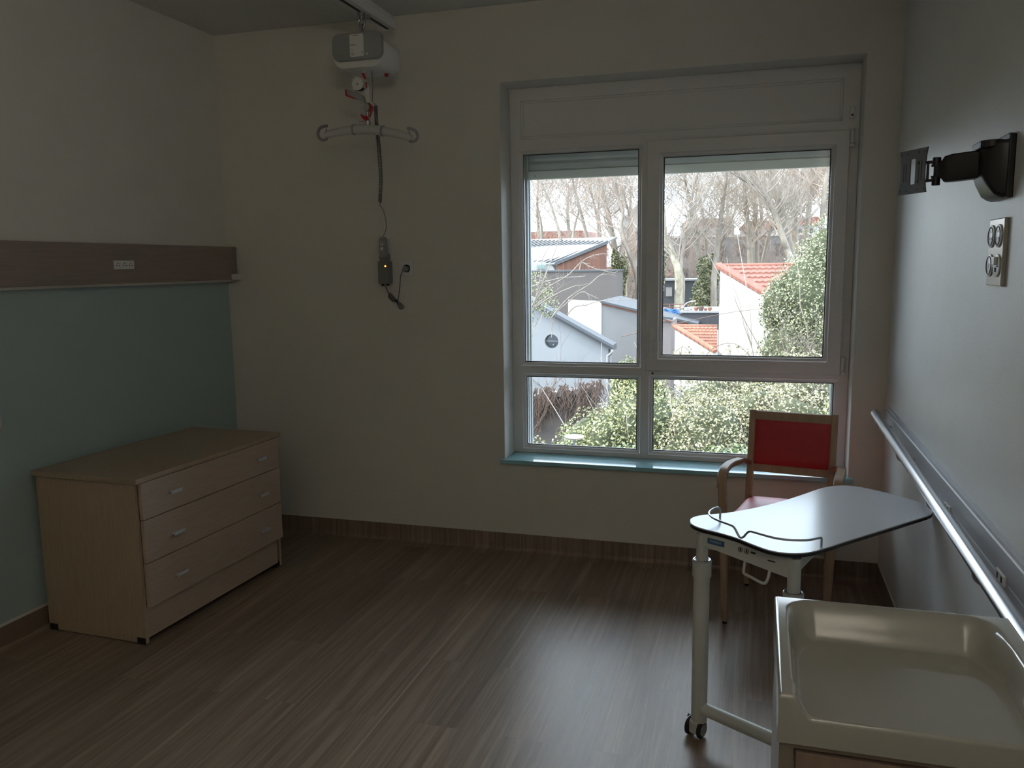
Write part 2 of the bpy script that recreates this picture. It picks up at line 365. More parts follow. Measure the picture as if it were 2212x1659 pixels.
part('keeper', win, m_white, lambda bm: f_contact(bm, .405, .426, 2.288, 2.347))
part('keeper', win, m_black, lambda bm: (cyl(bm, (.416, YF-.013, 2.307), (.416, YF-.011, 2.307), .0055, 12),
     [box(bm, x, x+.003, YF-.0125, YF-.011, z, z+.003) for x, z in ((.4065, 2.342), (.4215, 2.342), (.4065, 2.290), (.4215, 2.290))]), label='black screw holes of the keeper')
YSH = D+.30
def f_slats(bm, z0, z1, n):
    h = (z1-z0)/n
    box(bm, -1.30, .42, YSH+.004, YSH+.011, z0, z1)
    for k in range(n): pyz(bm, [(YSH, z0+k*h+.001), (YSH-.003, z0+k*h+h*.3), (YSH-.003, z0+k*h+h*.7), (YSH, z0+(k+1)*h-.003), (YSH+.010, z0+(k+1)*h-.003), (YSH+.010, z0+k*h+.001)], -1.30, .42)
part('roller_shutter', win, m_slat, lambda bm: f_slats(bm, 2.126, 2.326, 4))
part('roller_shutter', win, m_lath, lambda bm: (box(bm, -1.30, .42, YSH-.006, YSH+.012, 2.078, 2.126, .003)), label='pale end lath of the roller shutter')
part('screw', win, m_steel, lambda bm: cyl(bm, (-1.225, YSH-.009, 2.098), (-1.225, YSH-.005, 2.098), .006, 12))
for x0, x1 in ((-1.322, -1.262), (.378, .43)):
    part('shutter_guide', win, m_guide, lambda bm: (box(bm, x0, x1, D+.265, D+.285, .53, 2.33, .002), box(bm, x0, x1, D+.315, D+.335, .53, 2.33, .002), box(bm, (x0 if x0 < 0 else x1-.02), (x0+.02 if x0 < 0 else x1), D+.26, D+.34, .53, 2.33)))
part('outer_sill', win, m_alu, lambda bm: box(bm, OX0, OX1, YF+.069, D+.45, .49, .511))
part('window_sill', win, m_sill, lambda bm: (box(bm, OX0, OX1, D-.001, YF+.01, .508, .530), box(bm, OX0-.022, OX1+.022, D-.030, D, .508, .530, .002)))

# ------------------------------------------------------------ ceiling track and patient lift
tr = thing('ceiling_track', 'white ceiling-mounted rail for the patient hoist', 'rail', (-1.84, 3.0, 2.80))
TX = -1.85
pr = [(-.038, 0), (-.012, 0), (-.012, .004), (-.006, .004), (-.006, .010), (.006, .010), (.006, .004), (.012, .004), (.012, 0), (.038, 0), (.038, .042), (.034, .046), (.034, .062), (-.034, .062), (-.034, .046), (-.038, .042)]
part('track_profile', tr, m_white, lambda bm: pxz(bm, [(TX+x, 2.802+z) for x, z in pr], -1.6, 4.05))
part('end_cap', tr, m_white, lambda bm: (pxz(bm, [(TX+x, 2.802+z) for x, z in ((-.038, 0), (.038, 0), (.038, .062), (-.038, .062))], 4.05, 4.062), cyl(bm, (TX+.015, 4.06, 2.83), (TX+.015, 4.075, 2.83), .008, 12)))
part('slot', tr, m_black, lambda bm: box(bm, TX-.0065, TX+.0065, -1.6, 4.049, 2.8025, 2.813))
for y in (3.72, 2.3, .6):
    part('ceiling_bracket', tr, m_white, lambda bm: (box(bm, TX-.045, TX+.045, y-.03, y+.03, 2.860, 2.874, .003), cyl(bm, (TX, y, 2.87), (TX, y, 2.925), .013), cyl(bm, (TX, y, 2.92), (TX, y, ZC), .04), cyl(bm, (TX+.05, y, 2.866), (TX+.05, y, 2.90), .012)))
lf = thing('patient_lift', 'grey and white hoist motor hanging below the ceiling track', 'hoist', (-1.86, 3.78, 2.5))
LX = -1.862
def f_trolley(bm):
    cyl(bm, (TX, 3.755, 2.807), (TX, 3.755, 2.79), .02); cyl(bm, (TX, 3.805, 2.807), (TX, 3.805, 2.79), .02)
    tube(bm, smooth_path([(LX, 3.78, 2.80), (LX, 3.78, 2.78)], 2), .012, 10)
    tube(bm, [(LX+.016*math.cos(a), 3.78, 2.762+.022*math.sin(a)) for a in [2*PI*k/16 for k in range(16)]], .0055, 8, closed=True)
part('trolley_hook', lf, m_steel, f_trolley, 40)
part('carabiner', lf, m_grey, lambda bm: (tube(bm, [(LX, 3.78+.013*math.cos(a), 2.735+.022*math.sin(a)) for a in [2*PI*k/16 for k in range(16)]], .006, 8, closed=True), box(bm, LX-.013, LX+.013, 3.765, 3.795, 2.695, 2.722, .004)), 40)
# body: rounded block running back along Y, with a grey end cap in front
def lift_body(bm):
    P = rrect(-1.985, -1.730, 2.545, 2.690, .05, 6)
    secs = [(3.715, .985), (3.725, 1.0), (3.86, 1.0), (3.93, .96), (3.955, .85)]
    R = []
    c = Vector((-1.857, 2.615))
    for y, s in secs: R.append([bm.verts.new((c.x+(x-c.x)*s, y, c.y+(z-c.y)*s)) for x, z in P])
    n = len(P)
    for a, b in zip(R, R[1:]):
        for k in range(n): bm.faces.new((a[k], a[(k+1) % n], b[(k+1) % n], b[k]))
    bm.faces.new(R[0]); bm.faces.new(R[-1][::-1])
part('motor_housing', lf, m_white, lift_body, 35)
def lift_cap(bm):
    P = rrect(-1.980, -1.722, 2.575, 2.700, .035, 6); pxz(bm, P, 3.690, 3.722, .006)
cap = part('end_cover', lf, m_grey, lift_cap, 35, label='grey front cover')
lab = part('type_label', cap, m_white, lambda bm: pxz(bm, rrect(-1.884, -1.812, 2.588, 2.690, .008), 3.6885, 3.690), label='white rating label')
def small_marks(bm):
    for z, x0, x1 in ((2.683, -1.866, -1.834), (2.644, -1.880, -1.862), (2.640, -1.880, -1.850), (2.622, -1.876, -1.872), (2.616, -1.866, -1.863), (2.606, -1.877, -1.870), (2.602, -1.878, -1.868), (2.597, -1.875, -1.862)):
        box(bm, x0, x1, 3.6880, 3.6885, z, z+.0016)
    cyl(bm, (-1.820, 3.6880, 2.606), (-1.820, 3.6886, 2.606), .0028, 10)
part('printing', lab, m_black, small_marks)
part('indicator', cap, m_white, lambda bm: cyl(bm, (-1.797, 3.689, 2.597), (-1.797, 3.690, 2.597), .005, 12))
part('seam_line', lf, m_grey, lambda bm: [box(bm, -1.771, -1.769, 3.86-.001, 3.861, 2.541, 2.544)])
part('emergency_tag', lf, m_redp, lambda bm: box(bm, -1.795, -1.780, 3.87, 3.89, 2.532, 2.546, .002))
part('lifting_strap', lf, m_white, lambda bm: sweep(bm, [(-1.862, 3.78, 2.55), (-1.858, 3.78, 2.505), (-1.846, 3.78, 2.47), (-1.842, 3.78, 2.40)], .012, .004, (1, 0, 0)), label='white webbing strap')
part('strap_stop', lf, m_redp, lambda bm: pxz(bm, [(-1.868, 2.530), (-1.855, 2.532), (-1.848, 2.505), (-1.854, 2.503)], 3.768, 3.776), label='red strap marker')
part('strap_stop', lf, m_redp, lambda bm: pxz(bm, [(-1.849, 2.488), (-1.844, 2.488), (-1.842, 2.462), (-1.846, 2.462)], 3.766, 3.774), label='red strap marker')
part('strap_stop', lf, m_white, lambda bm: box(bm, -1.856, -1.846, 3.760, 3.775, 2.432, 2.452, .002), label='white strap clip')
part('emergency_cord', lf, m_cord, lambda bm: tube(bm, smooth_path([(-1.828, 3.80, 2.545), (-1.827, 3.80, 2.47), (-1.832, 3.80, 2.40)], 4), .0022, 6))
def f_reel(bm):
    cyl(bm, (-1.885, 3.755, 2.480), (-1.885, 3.775, 2.480), .030, 24)
part('reel', lf, m_white, f_reel, 40)
part('reel_hub', lf, m_steel, lambda bm: cyl(bm, (-1.885, 3.752, 2.480), (-1.885, 3.756, 2.480), .006, 12))
part('reel_base', lf, m_black, lambda bm: pxz(bm, [(-1.908, 2.462), (-1.858, 2.460), (-1.858, 2.450), (-1.880, 2.448), (-1.900, 2.452)], 3.757, 3.775))
def f_arm_hook(bm):
    pxz(bm, [(-1.952, 2.455), (-1.944, 2.459), (-1.905, 2.449), (-1.862, 2.424), (-1.856, 2.395), (-1.862, 2.394), (-1.948, 2.432)], 3.760, 3.785, .002)
part('strap_guide', lf, m_grey, f_arm_hook)
part('strap_guide', lf, m_redp, lambda bm: pxz(bm, [(-1.954, 2.458), (-1.948, 2.460), (-1.946, 2.436), (-1.900, 2.415), (-1.903, 2.411), (-1.952, 2.429)], 3.756, 3.789), label='red edge of the strap guide')
sb = thing('spreader_bar', 'grey two-point sling bar with open end hooks under the hoist', 'sling bar', (-1.85, 3.78, 2.265))
def f_quick(bm):
    box(bm, -1.858, -1.840, 3.768, 3.792, 2.352, 2.394, .004); cyl(bm, (-1.849, 3.765, 2.37), (-1.849, 3.795, 2.37), .016, 16)
    cyl(bm, (-1.849, 3.78, 2.29), (-1.849, 3.78, 2.36), .007, 10); cyl(bm, (-1.849, 3.78, 2.285), (-1.849, 3.78, 2.307), .013, 14)
part('quick_release', sb, m_steel, f_quick, 40)
part('release_lever', sb, m_redp, lambda bm: (pxz(bm, [(-1.887, 2.343), (-1.870, 2.334), (-1.846, 2.330), (-1.842, 2.312), (-1.856, 2.308), (-1.872, 2.318)], 3.770, 3.790, .002), pxz(bm, [(-1.836, 2.392), (-1.822, 2.378), (-1.820, 2.362), (-1.832, 2.340), (-1.838, 2.326), (-1.832, 2.352), (-1.830, 2.372)], 3.770, 3.790, .002)), label='red release levers')
part('lever_pin', sb, m_grey, lambda bm: box(bm, -1.893, -1.852, 3.772, 3.780, 2.3065, 2.310))
arc = lambda x: 2.268-.0-1.9*(x+1.849)**2*.55 - .0*(x)
def barp(xs, tilt=-.09): return [(x, 3.78, 2.268-.62*(x+1.849)**2+tilt*(x+1.849)) for x in xs]
part('centre_tube', sb, m_offw, lambda bm: tube(bm, barp([-1.925, -1.88, -1.849, -1.82, -1.772]), .0235, 20), 40)
for s in (0, 1):
    xs = [-2.080, -2.03, -1.98, -1.925] if s == 0 else [-1.772, -1.72, -1.67, -1.622]
    part('bar_arm', sb, m_offw, lambda bm: tube(bm, barp(xs), [.0165, .0185, .020, .0215] if s == 0 else [.0215, .020, .0185, .0165], 20), 40)
    xc = -1.925 if s == 0 else -1.772
    part('joint_ring', sb, m_grey, lambda bm: tube(bm, barp([xc-.005, xc+.005]), .0255, 20), 40)
    if s == 0: hp = [(-2.071, 2.299), (-2.095, 2.297), (-2.116, 2.287), (-2.125, 2.262), (-2.118, 2.243), (-2.100, 2.233), (-2.078, 2.238), (-2.080, 2.262), (-2.077, 2.285)]
    else: hp = [(-1.642, 2.262), (-1.620, 2.258), (-1.598, 2.245), (-1.590, 2.222), (-1.598, 2.205), (-1.615, 2.198), (-1.632, 2.204), (-1.628, 2.228), (-1.634, 2.250)]
    part('end_hook', sb, m_grey, lambda bm: tube(bm, smooth_path([(x, 3.78, z) for x, z in hp], 5), [.0072]*33+[.003]*8, 10), 40)
hc = thing('hoist_hand_control', 'grey handset on a long coiled cable hanging on the charger', 'handset', (-2.01, 4.24, 1.68))
def helix(bm):
    A = Vector((-1.826, 3.825, 2.385)); Q = [A, Vector((-1.824, 3.825, 2.29)), Vector((-1.838, 3.87, 2.19)), Vector((-1.895, 4.0, 2.07)), Vector((-1.985, 4.17, 1.955))]
    base = smooth_path(Q, 40); n = len(base); turns = 78; pts = []; m = turns*9; L = n-1
    for i in range(m+1):
        s = (i/m)**1.0; f = s*L; k = min(int(f), L-1); p = base[k].lerp(base[k+1], f-k)
        T = (base[min(k+1, n-1)]-base[max(k-1, 0)]).normalized(); X = T.cross(Vector((0, 1, 0))).normalized(); Y = T.cross(X)
        a = 2*PI*turns*s; pts.append(p+(X*math.cos(a)+Y*math.sin(a))*.0085)
    tail = smooth_path([pts[-1], Vector((-1.992, 4.18, 1.94)), Vector((-1.985, 4.215, 1.90)), Vector((-1.983, 4.235, 1.82)), Vector((-2.010, 4.24, 1.765))], 6)
    head = [Vector((-1.828, 3.805, 2.40)), Vector((-1.827, 3.82, 2.39))]
    tube(bm, head+pts+tail[1:], .0019, 5)
part('coiled_cable', hc, m_cord, helix)
part('handset_body', hc, m_grey, lambda bm: pxz(bm, [(-2.031, 1.690), (-2.029, 1.75), (-2.020, 1.768), (-1.998, 1.768), (-1.990, 1.75), (-1.987, 1.690), (-1.990, 1.655), (-2.028, 1.655)], 4.225, 4.255, .004))
part('handset_keys', hc, m_white, lambda bm: (box(bm, -2.018, -2.002, 4.222, 4.226, 1.722, 1.738, .002), box(bm, -2.018, -2.003, 4.222, 4.226, 1.695, 1.712, .002)), label='pale key faces')
part('handset_keys', hc, m_black, lambda bm: (cyl(bm, (-2.010, 4.2205, 1.732), (-2.010, 4.223, 1.732), .004, 10), [cyl(bm, (x, 4.2235, z), (x, 4.2255, z), .0022, 8) for x, z in ((-2.022, 1.756), (-2.003, 1.756), (-2.025, 1.716), (-1.994, 1.716))]), label='dark screws')
ch = thing('hoist_charger', 'grey wall charger with a glowing orange light below the handset', 'charger', (-2.01, D, 1.57))
part('charger_box', ch, m_greyd, lambda bm: box(bm, -2.046, -1.984, 4.238, D, 1.508, 1.634, .004))
part('charger_lid', ch, m_greyd, lambda bm: (box(bm, -2.036, -1.992, 4.240, D, 1.630, 1.676, .003), box(bm, -2.036, -1.995, 4.236, 4.243, 1.652, 1.672, .002)), label='handset cradle')
part('wall_bracket', ch, m_white, lambda bm: pxz(bm, rrect(-2.030, -1.986, 1.62, 1.765, .018), D-.012, D, .002), label='pale backplate')
part('cable_gland', ch, m_dark, lambda bm: (cyl(bm, (-2.030, 4.262, 1.509), (-2.030, 4.262, 1.498), .008, 12), cyl(bm, (-2.0, 4.262, 1.509), (-2.0, 4.262, 1.500), .010, 12)))
part('indicator_light', ch, MAT('orange_led', (.9, .3, .02), .3, emit=((1, .32, .03), 5)), lambda bm: cyl(bm, (-1.999, 4.236, 1.607), (-1.999, 4.239, 1.607), .005, 14))
part('indicator_bezel', ch, m_black, lambda bm: cyl(bm, (-2.000, 4.237, 1.606), (-2.000, 4.2385, 1.606), .0085, 16))
pc = thing('power_cord', 'grey mains lead bundled in loops between charger and socket', 'cable', (-1.96, D-.03, 1.42))
def f_cord(bm):
    y = D-.018
    main = [(-2.016, 4.262, 1.498), (-2.010, y, 1.465), (-2.000, y, 1.445), (-1.975, y-.004, 1.418), (-1.955, y, 1.408), (-1.937, y-.004, 1.385), (-1.922, y, 1.370), (-1.914, y, 1.380), (-1.93, y-.006, 1.398), (-1.96, y-.01, 1.42), (-1.985, y, 1.448), (-1.995, y-.004, 1.455), (-1.975, y-.008, 1.43), (-1.952, y-.012, 1.407), (-1.945, y, 1.375), (-1.932, y, 1.366), (-1.925, y-.003, 1.378), (-1.935, y-.012, 1.402), (-1.949, y-.012, 1.414), (-1.944, y-.006, 1.43), (-1.938, y-.006, 1.465), (-1.930, y-.008, 1.51), (-1.920, y-.018, 1.555), (-1.906, D-.034, 1.580)]
    tube(bm, smooth_path(main, 5), .0028, 6)
    for k in range(3):
        o = k*.006; tube(bm, smooth_path([(-2.000+o, y-.004*k, 1.458-o), (-1.978+o*.6, y-.004*k, 1.440-o*.4), (-1.955, y-.01, 1.413), (-1.975-o*.4, y-.004*k, 1.415-o*.3), (-1.998-o*.5, y-.004*k, 1.438)], 5, True), .0028, 6, closed=True)
part('cable_loops', pc, m_cord, f_cord)
part('cable_tie', pc, m_black, lambda bm: cyl(bm, (-1.957, D-.026, 1.408), (-1.949, D-.026, 1.416), .009, 12))
part('plug', pc, m_grey, lambda bm: (cyl(bm, (-1.896, D-.006, 1.592), (-1.896, D-.034, 1.592), .016, 20, .013), box(bm, -1.912, -1.890, D-.036, D-.026, 1.578, 1.592, .003)))
ws = thing('wall_socket', 'white single power socket right of the hoist charger', 'socket', (-1.895, D, 1.593))
part('cover_plate', ws, m_white, lambda bm: slab(bm, -1.936, -1.854, 1.552, 1.634, [(-1.913, -1.877, 1.575, 1.611)], D-.008, D), bev=.002)
part('socket_well', ws, m_black, lambda bm: tube(bm, [(-1.895, D-.009, 1.593), (-1.895, D-.004, 1.593)], [.0215, .0195], 28))
# ------------------------------------------------------------ headboard panel on the left wall
hb = thing('headboard_panel', 'long brown wood-effect service panel on the left wall', 'wall panel', (XL, 3.0, 1.63))
part('panel_board', hb, m_panel, lambda bm: box(bm, XL+.004, -2.999, -.6, D-.002, 1.541, 1.7335, .0015))
part('panel_back', hb, m_wall, lambda bm: box(bm, XL+.001, -3.02, -.6, D-.003, 1.528, 1.742), label='pale edge strip behind the panel')
ts = thing('triple_socket', 'white three-gang socket on the brown wall panel', 'socket', (-3.0, 3.37, 1.63))
part('cover_plate', ts, m_white, lambda bm: box(bm, -2.999, -2.992, 3.303, 3.438, 1.608, 1.652, .002))
part('socket_holes', ts, m_black, lambda bm: [cyl(bm, (-2.9925, y+a, 1.630+b), (-2.9914, y+a, 1.630+b), .0028, 8) for y in (3.328, 3.371, 3.414) for a, b in ((-.009, -.003), (.009, -.003), (0, .008))])
tag(obj('junction_box', bx(-2.999, -2.975, 4.235, D-.002, 1.538, 1.575, bev=.003), m_white), 'tiny white block on the lower far end of the brown panel', 'junction box')
tag(obj('panel_end_clip', bx(-2.999, -2.992, 4.268, D-.004, 1.715, 1.728, bev=.002), m_grey), 'small grey clip on the upper far corner of the brown panel', 'clip')
# nurse call handset
nc = thing('nurse_call_handset', 'pale call handset with a red button hanging on the teal wall', 'call button', (XL+.02, 2.58, 1.0))
x0 = XL+.010
part('handset_body', nc, m_offw, lambda bm: pyz(bm, [(2.545, .955), (2.637, .945), (2.640, .97), (2.645, 1.0), (2.634, 1.03), (2.636, 1.082), (2.560, 1.085), (2.550, 1.03)], x0, x0+.025, .004))
part('handset_back', nc, m_white, lambda bm: pyz(bm, [(2.58, .95), (2.648, .948), (2.656, .985), (2.650, 1.01), (2.645, 1.083), (2.58, 1.085)], XL+.001, x0+.008, .003))
part('call_button', nc, m_redp, lambda bm: cyl(bm, (x0+.024, 2.613, .992), (x0+.029, 2.613, .992), .016, 20), label='round red button')
for z in (1.017, .964): part('key', nc, MAT('olive_key%d' % int(z*1000), (.18, .16, .04), .5), lambda bm: cyl(bm, (x0+.024, 2.615, z), (x0+.0275, 2.615, z), .007, 12))
part('cable', nc, m_white, lambda bm: tube(bm, smooth_path([(x0+.01, 2.60, 1.08), (x0+.01, 2.612, 1.12), (x0, 2.58, 1.18), (x0, 2.55, 1.20), (x0, 2.59, 1.215), (x0, 2.632, 1.25), (x0, 2.640, 1.285), (x0, 2.620, 1.33), (x0, 2.57, 1.36), (x0, 2.53, 1.30), (x0, 2.57, 1.23), (x0, 2.625, 1.255), (x0, 2.632, 1.29), (x0, 2.60, 1.345), (x0, 2.50, 1.42), (x0, 2.42, 1.50), (x0, 2.40, 1.535)], 6), .003, 8), 60)

# ------------------------------------------------------------ chest of drawers
th = math.radians(-2.2)
cd = thing('chest_of_drawers', 'light oak three-drawer chest standing against the teal wall', 'chest of drawers', (-2.490, 2.757, 0), th)
# local frame: +y along the front (away from the camera), -x into the wall, front at x=0
W_, DP, HT = 1.0, .545, .737
def lp(name, parent, mat, fn, **k):
    bm = B(); fn(bm); sm = k.pop('smooth', 0); lb = k.pop('label', None); o = obj(name, bm, mat, parent, sm, False, **k)
    if lb: o['label'] = lb
    return o
for y0 in (0, W_-.018): lp('side_panel', cd, m_chestv, lambda bm: box(bm, -DP, 0, y0, y0+.018, .004, HT-.022, .0012))
lp('back_panel', cd, m_chestv, lambda bm: box(bm, -DP, -DP+.008, .018, W_-.018, .04, HT-.022))
lp('top_panel', cd, m_chestt, lambda bm: box(bm, -DP-.01, .022, -.012, W_+.020, HT-.022, HT, .0018))
lp('bottom_panel', cd, m_chestv, lambda bm: box(bm, -DP+.008, -.03, .018, W_-.018, .150, .166))
lp('plinth', cd, m_chest, lambda bm: box(bm, -.022, -.004, .018, W_-.030, .024, .170, .001))
for k, (z0, z1, hz) in enumerate(((.553, .712, .635), (.362, .549, .445), (.165, .358, .255))):
    d = lp('drawer', cd, m_chest, lambda bm: (box(bm, .003, .021, .016, W_-.006, z0, z1, .0012), box(bm, -.44, .003, .03, W_-.03, z0+.03, z1-.02)))
    for hy in (.205, .832):
        def f_h(bm):
            box(bm, .036, .041, hy-.034, hy+.034, hz-.008, hz+.008, .0015)
            for q in (-.026, .026): box(bm, .020, .037, hy+q-.004, hy+q+.004, hz-.004, hz+.004)
        lp('handle', d, m_handle, f_h)
for fx, fy in ((-DP+.03, .009), (-.022, .009), (-DP+.03, W_-.009), (-.022, W_-.009)):
    lp('foot', cd, m_dark, lambda bm: box(bm, fx-.026, fx+.020, fy-.012, fy+.011, 0, .030, .002))
lp('foot', cd, m_dark, lambda bm: box(bm, -.045, -.004, W_-.055, W_-.018, 0, .024, .002))

# ------------------------------------------------------------ armchair
# local frame: +x to the chair's left-to-right as seen from the room, -y towards the room
ac = thing('armchair', 'beech armchair with red padded back and seat below the window', 'chair', (-.016, 4.100, 0), math.atan2(-.183, .983))
SW = .385
def post(bm, x, s):
    sweep(bm, [(x, 0, .012), (x, -.012, .25), (x, -.012, .46), (x, .010, .62), (x, .045, .885)], .031, [.026, .036, .040, .034, .026], (1, 0, 0))
for x in (0, SW-.010):
    p = lp('leg', ac, m_chair, lambda bm: post(bm, x, 0), smooth=30)
    lp('glide', p, m_dark, lambda bm: cyl(bm, (x, 0, 0), (x, 0, .013), .010, 12))
for s, xb in ((-1, .0), (1, .420)):
    p = lp('leg', ac, m_chair, lambda bm: sweep(bm, [(xb, -.490, .012), (xb+s*.008, -.487, .30), (xb+s*.016, -.484, .50), (xb+s*.026, -.484, .64)], [.026, .034, .036, .034], [.024, .034, .036, .034], (1, 0, 0)), smooth=30)
    lp('glide', p, m_dark, lambda bm: cyl(bm, (xb, -.49, 0), (xb, -.49, .013), .010, 12))
    xa = xb+s*.028; xp = (0 if s < 0 else SW-.01)
    pts = smooth_path([(xa, -.484, .62), (xa, -.482, .655), (xa, -.462, .680), (xa-s*.001, -.42, .694), (xa-s*.004, -.33, .694), (xa-s*.012, -.22, .682), ((xa+xp)/2+s*.01, -.10, .660), (xp+s*.012, -.005, .632)], 5)
    lp('armrest', ac, m_chair, lambda bm: sweep(bm, pts, .040, .024, (1, 0, 0)), smooth=30)
yt = lambda z: .010+(z-.62)*(.035/.265)
def rail_(bm, z0, z1, t=.022):
    a = yt(z0); b = yt(z1)
    pyz(bm, [(a-t/2, z0), (a+t/2, z0), (b+t/2, z1), (b-t/2, z1)], 0.0, SW-.010, .001)
lp('back_rail', ac, m_chair, lambda bm: rail_(bm, .842, .882)); lp('back_rail', ac, m_chair, lambda bm: rail_(bm, .590, .626))
def pad(bm):
    n = 16; m = 12; x0, x1, z0, z1 = .015, SW-.025, .627, .841
    F = []; Bk = []
    for j in range(m+1):
        for i in range(n+1):
            u, v = i/n, j/m; d = min(1, min(u, 1-u)/.08)*min(1, min(v, 1-v)/.12); d = d*(2-d)
            x = x0+(x1-x0)*u; z = z0+(z1-z0)*v; y = yt(z)
            F.append(bm.verts.new((x, y-.010-.010*d, z))); Bk.append(bm.verts.new((x, y+.010+.006*d, z)))
    w1 = n+1
    for A in (F, Bk):
        for j in range(m):
            for i in range(n): bm.faces.new((A[j*w1+i], A[j*w1+i+1], A[(j+1)*w1+i+1], A[(j+1)*w1+i]))
    bd = [i for i in range(w1)]+[j*w1+n for j in range(1, m+1)]+[m*w1+i for i in range(n-1, -1, -1)]+[j*w1 for j in range(m-1, 0, -1)]
    for a, b in zip(bd, bd[1:]+bd[:1]): bm.faces.new((F[a], F[b], Bk[b], Bk[a]))
lp('back_cushion', ac, m_red, pad, smooth=50, label='red vinyl back pad')
def seat(bm):
    out = smooth_path([(.030, -.010, 0), (.19, .004, 0), (.350, -.010, 0), (.395, -.05, 0), (.425, -.25, 0), (.440, -.45, 0), (.40, -.505, 0), (.21, -.520, 0), (.02, -.505, 0), (-.020, -.45, 0), (-.008, -.25, 0), (.000, -.05, 0)], 5, True)
    c = Vector((.21, -.25, 0)); prof = [(1.0, .415), (1.0, .452), (.97, .466), (.88, .474), (.6, .478), (.3, .476)]
    R = [[bm.verts.new((c.x+(p.x-c.x)*s, c.y+(p.y-c.y)*s, z)) for p in out] for s, z in prof]
    n = len(out)
    for a, b in zip(R, R[1:]):
        for k in range(n): bm.faces.new((a[k], a[(k+1) % n], b[(k+1) % n], b[k]))
    bm.faces.new(R[0][::-1]); bm.faces.new(R[-1])
lp('seat', ac, m_red, seat, smooth=50, label='red vinyl seat')
def apron_(bm):
    for a, b in (((0, -.03), (0, -.47)), ((SW-.01, -.03), (.42, -.47)), ((.01, -.475), (.41, -.475)), ((.01, -.02), (SW-.02, -.02))):
        sweep(bm, [(a[0], a[1], .395), (b[0], b[1], .395)], .020, .045, Vector((b[1]-a[1], a[0]-b[0], 0)))
lp('seat_frame', ac, m_chair, apron_)

# ------------------------------------------------------------ overbed table
ot = thing('overbed_table', 'white wheeled overbed table with a dark edge beside the armchair', 'table', (.0, 2.60, 0))
OUT = [(-.200, 2.739), (-.201, 2.767), (-.189, 2.796), (-.160, 2.824), (-.121, 2.846), (-.069, 2.880), (.024, 2.968), (.110, 3.072), (.190, 3.187), (.255, 3.283), (.317, 3.334), (.384, 3.337), (.460, 3.288), (.535, 3.215), (.588, 3.150), (.600, 3.090), (.588, 3.018), (.495, 2.903), (.396, 2.786), (.286, 2.656), (.226, 2.582), (.184, 2.535), (.145, 2.507), (.100, 2.497), (.055, 2.508), (.019, 2.536), (-.019, 2.574), (-.048, 2.603), (-.098, 2.638), (-.149, 2.666), (-.178, 2.688), (-.194, 2.713)]
ol = [(p.x, p.y) for p in smooth_path([(x, y, 0) for x, y in OUT], 4, True)]
def shrink(poly, d):
    n = len(poly); o = []
    for i in range(n):
        a = Vector(poly[i-1]); b = Vector(poly[(i+1) % n]); t = (b-a).normalized(); nn = Vector((t.y, -t.x)); o.append((poly[i][0]+nn.x*d, poly[i][1]+nn.y*d))
    return o
part('tabletop', ot, m_topw, lambda bm: prism(bm, shrink(ol, .0008), .7335, .7375, None, .0008))
part('edge_band', ot, m_black, lambda bm: prism(bm, ol, .724, .7338), label='black core edge of the tabletop')
part('frame', ot, m_offw, lambda bm: (prism(bm, [(-.150, 2.690), (.125, 2.535), (.30, 2.70), (.575, 3.035), (.56, 3.08), (.36, 3.18), (.30, 3.16), (.06, 2.94), (-.13, 2.76)], .712, .724)))
CA, CB = Vector((-.155, 2.682, 0)), Vector((.127, 2.522, 0)); ud = (CB-CA).normalized()
def f_apron(bm):
    n = Vector((-ud.y, ud.x, 0)); a = CA-ud*.0; b = CB
    for off in (-.016,):
        p = [a+n*off, b+n*off, b+n*(off+.004), a+n*(off+.004)]
        t = B(); A_ = []; B_ = []
        bt = [.684, .652, .652, .684]
        lo = [t.verts.new((q.x, q.y, z)) for q, z in zip(p, bt)]; hi = [t.verts.new((q.x, q.y, .724)) for q in p]
        t.faces.new(lo[::-1]); t.faces.new(hi)
        for k in range(4): t.faces.new((lo[k], lo[(k+1) % 4], hi[(k+1) % 4], hi[k]))
        merge(bm, t)
    # gusset running back under the top from the right column
    q = Vector((.36, .55, 0)).normalized()
    t = B(); a0 = CB+q*.015; a1 = CB+q*.16; s = Vector((-q.y, q.x, 0))*.003
    vs = [(a0, .665), (a1, .712), (a1, .724), (a0, .724)]
    A_ = [t.verts.new((v.x+s.x, v.y+s.y, z)) for v, z in vs]; B_ = [t.verts.new((v.x-s.x, v.y-s.y, z)) for v, z in vs]
    t.faces.new(A_); t.faces.new(B_[::-1])
    for k in range(4): t.faces.new((A_[k], A_[(k+1) % 4], B_[(k+1) % 4], B_[k]))
    merge(bm, t)
part('apron', ot, m_offw, f_apron)
def on_apron(u, z, d=.0175):   # point on the apron's room-side face
    n = Vector((-ud.y, ud.x, 0)); p = CA+ud*u-n*d; return Vector((p.x, p.y, z))
def plate_on(bm, u0, u1, z0, z1, sl=-.10, d0=.0160, d1=.0170):
    t = B(); R = []
    for d in (d0, d1): R.append([t.verts.new(on_apron(u, z+sl*(u-u0)*0, d)) for u, z in ((u0, z0), (u1, z0), (u1, z1), (u0, z1))])
    t.faces.new(R[0]); t.faces.new(R[1][::-1])
    for k in range(4): t.faces.new((R[0][k], R[0][(k+1) % 4], R[1][(k+1) % 4], R[1][k]))
    merge(bm, t)
stk = part('sticker', ot, MAT('blue_sticker', (.05, .13, .27), .4), lambda bm: plate_on(bm, .030, .092, .695, .714), label='blue oval maker label')
part('sticker_lettering', stk, MAT('sticker_print', (.35, .45, .58), .5), lambda bm: [plate_on(bm, .040+.006*k, .0435+.006*k, .702, .708 if k % 3 else .710, d0=.0170, d1=.0174) for k in range(7)])
